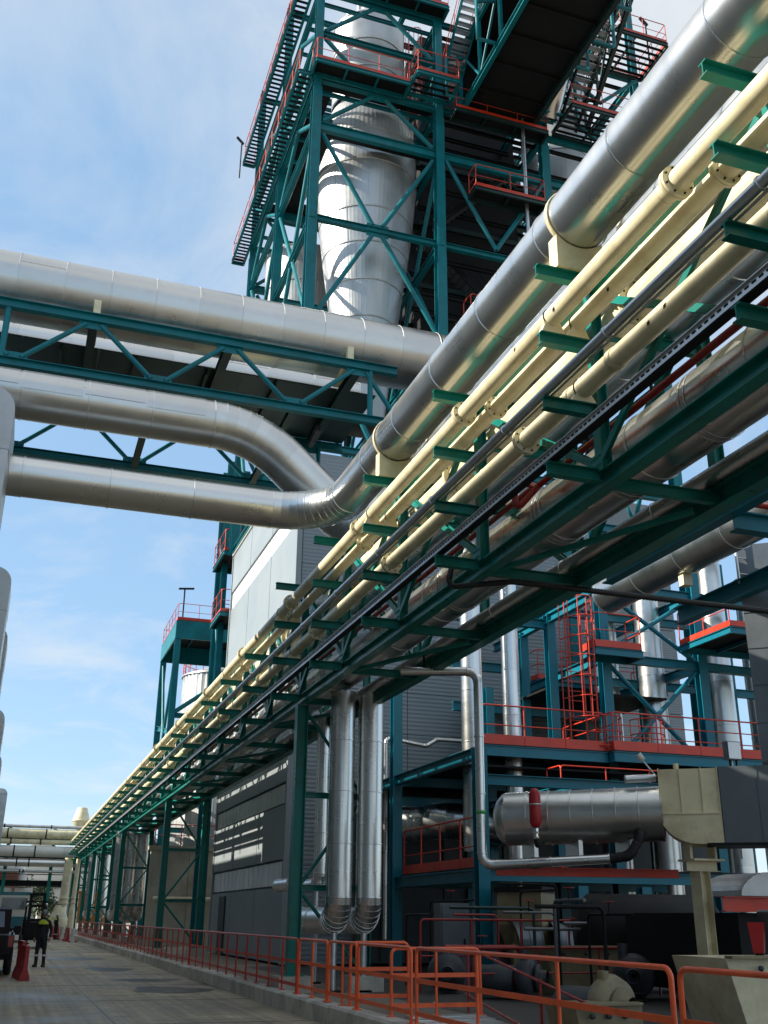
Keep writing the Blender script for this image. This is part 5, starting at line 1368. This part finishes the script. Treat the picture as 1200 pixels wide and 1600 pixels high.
def skinned(name, verts, edges, radii, m, parent, root=0, sub=2):
    me = bpy.data.meshes.new(name)
    me.from_pydata([tuple(Vector(v)) for v in verts], edges, [])
    o = bpy.data.objects.new(name, me); COL.objects.link(o); o.parent = parent; ORG[o.name] = ORG[parent.name]
    sk = o.modifiers.new('skin', 'SKIN'); sk.use_smooth_shade = True
    for i, r in enumerate(radii):
        me.skin_vertices[0].data[i].radius = (r, r) if not isinstance(r, tuple) else r
        me.skin_vertices[0].data[i].use_root = (i == root)
    s = o.modifiers.new('sub', 'SUBSURF'); s.levels = sub; s.render_levels = sub
    me.materials.append(m)
    return o
def person(label, x, y, z, rz=0, hat=WHITE, far=False):
    pr = thing('person', label, 'person', (x, y, z)); pr.rotation_euler = (0, 0, rz)
    vs = [(0, 0, .95), (0, .01, 1.12), (0, .02, 1.32), (0, .01, 1.46), (0, 0, 1.53), (0, -.01, 1.60), (0, -.015, 1.70),
          (-.10, 0, .90), (-.12, -.015, .50), (-.125, .02, .10), (-.14, -.10, .05),
          (.10, 0, .90), (.125, -.02, .50), (.14, .01, .10), (.16, -.11, .05),
          (-.19, .02, 1.42), (-.26, .05, 1.14), (-.25, -.03, .90),
          (.19, .02, 1.42), (.27, .05, 1.15), (.27, -.05, .92)]
    es = [(0, 1), (1, 2), (2, 3), (3, 4), (4, 5), (5, 6), (0, 7), (7, 8), (8, 9), (9, 10), (0, 11), (11, 12), (12, 13), (13, 14), (3, 15), (15, 16), (16, 17), (3, 18), (18, 19), (19, 20)]
    rd_ = [(.16, .12), (.15, .115), (.17, .12), (.10, .09), .055, .085, .085, .105, .07, .055, .045, .105, .07, .055, .045, .07, .052, .042, .07, .052, .042]
    b = skinned('body', vs, es, rd_, NAVY, pr, 0, 2 if not far else 1)
    hd = MB().lathe([(.01, -.115), (.05, -.105), (.075, -.05), (.083, 0), (.08, .06), (.05, .1), (.01, .115)], (0, -.012, 1.64), (0, 0, 1), 18)
    obj2 = lambda n, mb, m: _local(n, mb, m, pr)
    h = obj2('head', hd, SKIN)
    if not far:
        obj2('nose', MB().lathe([(.004, .03), (.016, 0), (.004, -.02)], (0, -.098, 1.635), (0, 0, 1), 8), SKIN)
        for s in (-1, 1):
            obj2('ear', MB().lathe([(.003, .03), (.014, 0), (.003, -.03)], (s * .086, -.005, 1.64), (0, 0, 1), 8), SKIN)
            obj2('eye', MB().lathe([(.002, .01), (.010, 0), (.002, -.01)], (s * .032, -.088, 1.66), (0, 0, 1), 8), TRIM)
        obj2('mouth', MB().box((0, -.088, 1.585), (.045, .012, .008)), FIRE)
    obj2('hard_hat', MB().lathe([(.125, .0), (.112, .012), (.108, .05), (.085, .10), (.04, .125), (.005, .13)], (0, -.012, 1.675), (0, 0, 1), 20), hat)
    obj2('hat_peak', MB().box((0, -.125, 1.678), (.13, .07, .012)), hat)
    vest = MB()
    rings = [(.150, .118, 1.10), (.165, .128, 1.22), (.178, .130, 1.34), (.165, .115, 1.43), (.085, .085, 1.49)]
    vv = []
    for a_, b_, z_ in rings:
        for k in range(20):
            t_ = 2 * math.pi * k / 20; vv.append((a_ * 1.06 * math.cos(t_), .01 + b_ * 1.08 * math.sin(t_), z_))
    vest.add(vv, [(i * 20 + k, i * 20 + (k + 1) % 20, (i + 1) * 20 + (k + 1) % 20, (i + 1) * 20 + k) for i in range(2, 4) for k in range(20)], True)
    obj2('yellow_yoke', vest, HIVIS)
    for s, xx in ((-1, -.125), (1, .137)):
        obj2('leg_tape', MB().lathe([(.077, -.03), (.079, -.03), (.079, .03), (.077, .03)], (xx, .0, .36), (0, 0, 1), 14), REFL)
        obj2('boot', MB().lathe([(.05, .20), (.06, .14), (.06, .02), (.062, 0)], (xx, .012, 0), (0, 0, 1), 14), BOOT)
        obj2('boot_toe', MB().lathe([(.002, -.14), (.04, -.12), (.052, -.04), (.05, .05)], (xx + s * .014, -.05, .045), (0, 1, 0), 12), BOOT)
        hx_, hy, hz_ = (-.25, -.04, .86) if s < 0 else (.27, -.06, .88)
        palm = obj2('hand', MB().lathe([(.02, .06), (.036, .03), (.042, -.01), (.034, -.05), (.008, -.06)], (hx_, hy, hz_), (0, 0, 1), 10), SKIN)
        if not far:
            for q in range(4):
                fx = hy - .03 + .02 * q
                L = (.065, .078, .072, .055)[q]
                obj2('finger', MB().tube([(hx_, fx, hz_ - .04), (hx_ - s * .006, fx, hz_ - .04 - L * .6), (hx_ - s * .022, fx, hz_ - .04 - L)], [.010, .009, .007], 6), SKIN)
            obj2('thumb', MB().tube([(hx_, hy - .03, hz_ + .01), (hx_ - s * .012, hy - .06, hz_ - .03), (hx_ - s * .015, hy - .062, hz_ - .06)], [.012, .010, .008], 6), SKIN)
    return pr
def _local(n, mb, m, parent):
    o = bpy.data.objects.new(n, mesh_of(mb, m, V(0, 0, 0), n)); COL.objects.link(o); o.parent = parent; ORG[o.name] = ORG[parent.name]
    return o
person('worker in dark overalls with a yellow yoke standing on the wet road', 1.33, 39.6, 0, -.35, hat=GREYDUCT)
for i, (x, y, lb_) in enumerate([(3.05, 83, 'left dark clad worker by the far red barriers'), (3.75, 85, 'right dark clad worker under the far rack')]):
    person(lb_, x, y, 0, 1 + i, far=True)

# forklift / telehandler beyond the worker
fk = thing('forklift', 'black forklift with tall mast driving behind the worker', 'forklift', (1.62, 62, 0))
fx, fy = 1.62, 62.0
obj('body', MB().box((fx, fy + 1.1, .85), (1.25, 2.2, .9)), BLACK, fk)
obj('counterweight', MB().box((fx, fy + 2.35, .9), (1.2, .5, 1.0)), BLACK, fk)
for s in (-1, 1):
    obj('mast_channel', MB().beam((fx + s * .34, fy - .1, .15), (fx + s * .34, fy - .1, 2.75), .16, .14, up=(0, 1, 0), kind='C'), DARK, fk)
    obj('fork', MB().box((fx + s * .26, fy - .75, .25), (.12, 1.1, .05)), DARK, fk)
    obj('guard_post', MB().tube([(fx + s * .52, fy + .3, 1.2), (fx + s * .5, fy + .5, 2.3), (fx + s * .5, fy + 1.8, 2.3), (fx + s * .52, fy + 2.2, 1.3)], .04, 8), DARK, fk)
    obj('head_lamp', MB().lathe([(.01, -.05), (.09, -.04), (.09, 0)], (fx + s * .5, fy + .2, 2.15), (0, 1, 0), 12), CHROME, fk)
    for yy in (.25, 1.95): obj('wheel', MB().lathe([(.05, -.12), (.36, -.12), (.38, 0), (.36, .12), (.05, .12)], (fx + s * .58, fy + yy, .38), (1, 0, 0), 18), RUBBER, fk)
for z in (.5, 1.4, 2.1, 2.68): obj('mast_tie', MB().box((fx, fy - .12, z), (.7, .08, .14)), DARK, fk)
obj('overhead_guard', MB().box((fx, fy + 1.15, 2.33), (1.1, 1.4, .06)), DARK, fk)
obj('load_backrest', MB().box((fx, fy - .2, .9), (.95, .06, .8)), DARK, fk)
tk = thing('truck', 'white and teal truck cab on the road behind the forklift', 'truck', (.6, 76, 0))
obj('cab', MB().box((.55, 77, 2.2), (1.9, 1.8, 1.3)), WHITE, tk)
obj('lower_cab', MB().box((.55, 76.96, 1.2), (1.95, 1.95, .7)), TRUCKT, tk)
obj('windscreen', MB().box((.55, 76.08, 2.35), (1.6, .05, .7)), GLASS, tk)
obj('bumper', MB().box((.55, 75.95, .65), (1.95, .2, .4)), DARK, tk)
obj('load_body', MB().box((.55, 80.5, 2.0), (2.0, 5, 2.2)), TRUCKT, tk)
for s in (-1, 1):
    obj('head_lamp', MB().lathe([(.01, 0), (.13, .01), (.13, .06)], (.55 + s * .72, 75.9, .95), (0, 1, 0), 12), CHROME, tk)
    for yy in (76.8, 79.8, 81.6): obj('wheel', MB().lathe([(.05, -.14), (.45, -.14), (.5, 0), (.45, .14), (.05, .14)], (.55 + s * .9, yy, .5), (1, 0, 0), 18), RUBBER, tk)

# ================================================================== FAR END
fl = thing('flare_hopper', 'cream double cone hood above the far end of the rack', 'hood', (5.6, 104, 9))
cx_, cy_ = 6.0, 109.0
obj('upper_cone', MB().lathe([(.45, 11.55), (.48, 11.5), (.85, 10.3)], (cx_, cy_, 0), (0, 0, 1), 28), CREAM, fl)
obj('lower_cone', MB().lathe([(.85, 10.3), (.55, 9.55), (.5, 9.5)], (cx_, cy_, 0), (0, 0, 1), 28), CREAM, fl)
obj('rim', MB().lathe([(.85, 10.27), (.88, 10.27), (.88, 10.34), (.85, 10.34)], (cx_, cy_, 0), (0, 0, 1), 28), CREAM, fl)
obj('stem', MB().cyl((cx_, cy_, .3), (cx_, cy_, 9.55), .42, 20), CREAM, fl)
YX = 106
for i, (z, R, m, lb_) in enumerate([(9.42, .15, ALU_D, 'thin dark top pipe of the far cross rack'), (8.78, .42, CREAM, 'thick cream pipe second from top on the far cross rack'), (8.05, .24, CREAM, 'slimmer cream pipe third from top on the far cross rack'), (7.2, .5, WHITE, 'fat off white pipe in the middle of the far cross rack'), (6.2, .36, ALU, 'silver pipe lowest of the far cross rack bundle'), (5.45, .13, ALU_D, 'thin silver pipe hanging below the far cross rack bundle')]):
    t = thing('cross_pipe', lb_, 'pipe', (0, YX, z), 'far cross rack pipes')
    for k in range(4): obj('pipe_run', MB().cyl((-5 + 3.2 * k, YX, z), (-5 + 3.2 * k + 3.19, YX, z), R, 22), m, t)
    for x in (-1 + .37 * i, 3.2 - .41 * i): obj('clamp', MB().lathe([(R, -.06), (R + .03, -.06), (R + .03, .06), (R, .06)], (x, YX, z), (1, 0, 0), 20), DARK, t)
cr = thing('cross_rack', 'dark teal portal carrying the far cross pipes over the road', 'pipe rack', (1, YX, 0))
for x in (-.45, 3.6): obj('column', MB().beam((x, YX + .6, .0), (x, YX + .6, 9.3), .3, .3, up=(0, 1, 0)), TEAL, cr)
for z in (4.35, 6.75, 8.25): obj('beam', MB().beam((-6, YX + .65, z), (5.5, YX + .65, z), .3, .28), DARK, cr)
obj('beam', MB().beam((-6, YX + 12, 4.7), (6.5, YX + 12, 4.7), .35, .6), DARK, cr)
obj('handrail', MB().tube([(-6, YX + 12, 5.6), (6.5, YX + 12, 5.6)], .05, 6), DARK, cr)
for i, (x, y, lb_) in enumerate([(4.75, 100, 'cream duct with a swollen bell foot at the road end'), (5.35, 96, 'slimmer cream duct right of the bell footed one')]):
    t = thing('cream_duct', lb_, 'duct', (x, y, 0), 'cream ducts at the road end')
    r = .36 if i == 0 else .18
    obj('stack', MB().tube([(x, y, 2.4), (x + .1, y, 6.4)], r, 20), CREAM, t)
    obj('bell', MB().lathe([(r, 2.5), (r * 1.3, 2.2), (r * (2.2 if i == 0 else 1.4), 1.4), (r * (2.2 if i == 0 else 1.4), .8), (r * 1.2, .15)], (x - (.25 if i == 0 else 0), y, 0), (0, 0, 1), 24), CREAM, t)
    for z in (2.6, 3.0): obj('flange', MB().lathe([(r, z), (r * 1.3, z), (r * 1.3, z + .08), (r, z + .08)], (x, y, 0), (0, 0, 1), 20), CREAM, t)
t = thing('cream_duct', 'wide cream elbow duct inside the rack between teal trestles', 'duct', (7.0, 78, .3))
clad_run(t, [(7.0, 78, 6.0), (7.0, 78, 1.6), (8.6, 78, 1.6)], .4, 2, CREAM, 24, bend=.7)
t = thing('orange_machine', 'bright orange machine housing under the far rack', 'machine', (6.5, 92, .3))
obj('housing', MB().box((6.9, 92, 2.2), (2.6, 2, 2.2)), AMBER, t)
obj('cap', MB().box((6.9, 92, 3.4), (2.8, 2.2, .2)), AMBER, t)
for s in (-1, 1): obj('leg', MB().box((6.9 + s, 92, .7), (.2, .2, .9)), DARK, t)
for k in range(4): obj('panel_rib', MB().box((6.0 + .6 * k, 90.97, 2.2), (.06, .06, 2.1)), AMBER, t)
# rusty pink steelwork block and white sheds far left
t = thing('rusty_plant', 'pinkish rusty plant block with railings at the far left', 'plant', (0, 125, 0))
obj('block', MB().box((-.2, 126, 2.2), (5.6, 4, 4.4)), WHITE, t)
obj('upper', MB().box((-.6, 126, 5.4), (3.2, 3, 1.9)), SALMON, t)
clad_run(t, [(-2, 123.5, 6.4), (1.4, 123.5, 6.4), (1.4, 123.5, 4.5)], .45, 1.2, WHITE, 20, bend=.8)
for x in (-1.6, -.5, .6): obj('column', MB().box((x, 123.9, 3.2), (.25, .2, 6.2)), SALMON, t)
for z in (4.5, 5.1, 5.7): obj('rail', MB().tube([(-2.6, 123.3, z), (2.4, 123.3, z)], .05, 6), SALMON, t)
for i, (x, y, w, h, m) in enumerate([(6.5, 150, 5, 5, WHITE), (3.4, 170, 5, 4.5, PANEL), (-1.2, 190, 3, 9, WHITE)]):
    t = thing('distant_shed', ('white shed behind the cream bell duct', 'pale grey shed in the middle of the road end', 'white tower block under the far cross pipes')[i], 'shed', (x, y, 0))
    obj('wall', MB().box((x, y, h / 2), (w, 6, h)), m, t)
    obj('roof', MB().prism([(-w / 2 - .2, 0), (w / 2 + .2, 0), (0, .9)], (x, y - 3.2, h), (x, y + 3.2, h)), GREYDUCT, t)
    for k in range(3): obj('window', MB().box((x - w / 3 + k * w / 3, y - 3.02, h * .55), (w * .18, .06, h * .25)), GLASS, t)
def tree(label, x, y, h, r):
    t = thing('tree', label, 'tree', (x, y, 0), 'trees at the road end')
    obj('trunk', MB().tube([(x, y, 0), (x + .1, y, h * .4), (x, y, h * .8)], [.25, .18, .06], 8), BARK, t)
    for k in range(5):
        a = k * 1.26; obj('limb', MB().tube([(x, y, h * .4), (x + math.cos(a) * r * .6, y + math.sin(a) * r * .6, h * .65)], [.1, .03], 6), BARK, t)
    mb = MB(); rr = random.Random(int(x * 7 + y))
    cl = [(rr.gauss(0, .45) * r, rr.gauss(0, .45) * r, h * .62 + rr.gauss(0, .16) * h) for _ in range(14)]
    for _ in range(1500):
        c = rr.choice(cl); p = V(x + c[0] + rr.gauss(0, .22) * r, y + c[1] + rr.gauss(0, .22) * r, c[2] + rr.gauss(0, .2) * r)
        u = V(rr.uniform(-1, 1), rr.uniform(-1, 1), rr.uniform(-1, 1)).normalized() * .16; w = u.cross(V(rr.uniform(-1, 1), rr.uniform(-1, 1), rr.uniform(-1, 1))).normalized() * .12
        mb.add([p - u, p + w, p + u, p - w], [(0, 1, 2, 3)])
    obj('crown', mb, LEAF, t)
tree('dark bushy tree left of the far forklift mast', 2.0, 140, 6.5, 2.0)
tree('dark tree in front of the pale grey shed', 4.6, 145, 5.5, 1.8)
# red plastic barriers at the road end, beside the far kerb
for i in range(9):
    y = 76 + 2.6 * i; x = 4.5 - .05 * i - (i % 2) * .12
    t = thing('road_barrier', ('white' if i % 3 == 0 else 'red') + ' plastic barrier, ' + ('first', 'second', 'third', 'fourth', 'fifth', 'sixth', 'seventh', 'eighth', 'last')[i] + ' from us in the row beside the far kerb', 'barrier', (x, y, 0), 'red barriers along the far kerb')
    obj('body', MB().prism(pf, (x, y, 0), (x - .05, y + 1.5, 0)), PLASTIC if i % 3 else WHITE, t)
    obj('foot', MB().box((x, y + .2, .04), (.55, .2, .08)), PLASTIC, t)
    obj('foot', MB().box((x, y + 1.3, .04), (.55, .2, .08)), PLASTIC, t)

# ---- teal platform frame and ribbed tank beyond the lit wall
pt = platform('elevated_platform', 'teal elevated platform on tall legs left of the lit panel wall', 'platform', 8.2, 15, 65.4, 72.6, 19.55, 'SWN', 1.2, RED, TEAL_B, kick=.2)
for x, y in ((8.35, 65.6), (8.35, 72.3), (14.8, 65.6), (14.8, 72.3)): obj('leg', MB().beam((x, y, .2), (x, y, 18.3), .38, .38, up=(0, 1, 0)), TEAL_B, pt)
for z in (6.5, 13.4): 
    obj('leg_tie', MB().beam((8.5, 65.6, z), (14.6, 65.6, z), .24, .3), TEAL_B, pt)
    obj('leg_tie', MB().beam((8.35, 65.8, z - 1), (8.35, 72.1, z + .2), .24, .3), TEAL_B, pt)
obj('leg_brace', MB().tube([(8.5, 65.6, 13.6), (14.6, 65.6, 18.2)], .14, 12), TEAL_B, pt)
obj('leg_brace', MB().tube([(8.35, 65.9, 7), (8.35, 72.1, 17.9)], .1, 10), TEAL_B, pt)
obj('leg_brace', MB().tube([(8.35, 72.1, 7), (8.35, 65.9, 17.9)], .1, 10), TEAL_B, pt)
t = thing('lamp_mast', 'tee shaped lamp mast on the teal elevated platform', 'lamp', (8.6, 66, 19.55))
obj('pole', MB().cyl((8.6, 66, 19.5), (8.6, 66, 21.8), .05, 8), DARK, t)
obj('lamp_head', MB().beam((8.2, 66, 21.8), (9.2, 66, 21.9), .22, .08, kind='B'), DARK, t)
tank = thing('storage_tank', 'pale ribbed storage tank behind the teal elevated platform', 'tank', (13.4, 76, .2))
for a, b in ((.4, 5), (5, 10), (10, 14.5), (14.5, 18.2)):
    obj('shell_course', MB().lathe([(2.9, b - .02), (2.9, a + .02)], (13.2, 76, 0), (0, 0, 1), 120, rib=.09), VES, tank)
obj('roof_cone', MB().lathe([(.05, 19.4), (2.98, 18.2), (2.98, 18.1)], (13.2, 76, 0), (0, 0, 1), 48), VES, tank)
ring = [(13.2 + 2.9 * math.cos(2 * math.pi * k / 28), 76 + 2.9 * math.sin(2 * math.pi * k / 28), 18.2) for k in range(29)]
railing(tank, ring, 1.1, (.55,), .03, RED, 1.2, 0, close_ends=False, seg=6)
obj('instrument_box', MB().box((13.4, 73.0, 15.4), (1.0, .3, 1.4)), GREYDUCT, tank)
obj('spiral_landing', MB().box((14.8, 73.0, 12.8), (1.6, .8, .16)), DARK, tank)
# stained concrete bund wall
cw = thing('concrete_wall', 'stained concrete retaining wall lit beyond the dark trestle', 'wall', (10, 58, .2))
for k in range(4):
    obj('wall_panel', MB().box((7.95 + k * 2.05, 58.2, 2.55), (2.03, .3, 4.7)), CONC_W, cw)
obj('coping', MB().box((11.0, 58.2, 5.02), (8.4, .42, .22)), CONC_W, cw)
obj('wall_pipe', MB().cyl((7.2, 57.8, 2.5), (11.5, 57.8, 2.5), .1, 10), CREAM, cw)
railing(cw, [(7.1, 58.2, 5.13), (14, 58.2, 5.13)], 1.1, (.55,), .03, RED, 1.5)
t = thing('storage_tank', 'silver tank top with railing above the concrete wall', 'tank', (11.5, 63, .2))
obj('shell_course', MB().lathe([(2.4, 9.0), (2.4, .3)], (11.5, 61.5, 0), (0, 0, 1), 120, rib=.07), VES, t)
obj('roof', MB().lathe([(.05, 9.8), (2.45, 9.0)], (11.5, 61.5, 0), (0, 0, 1), 48), VES, t)
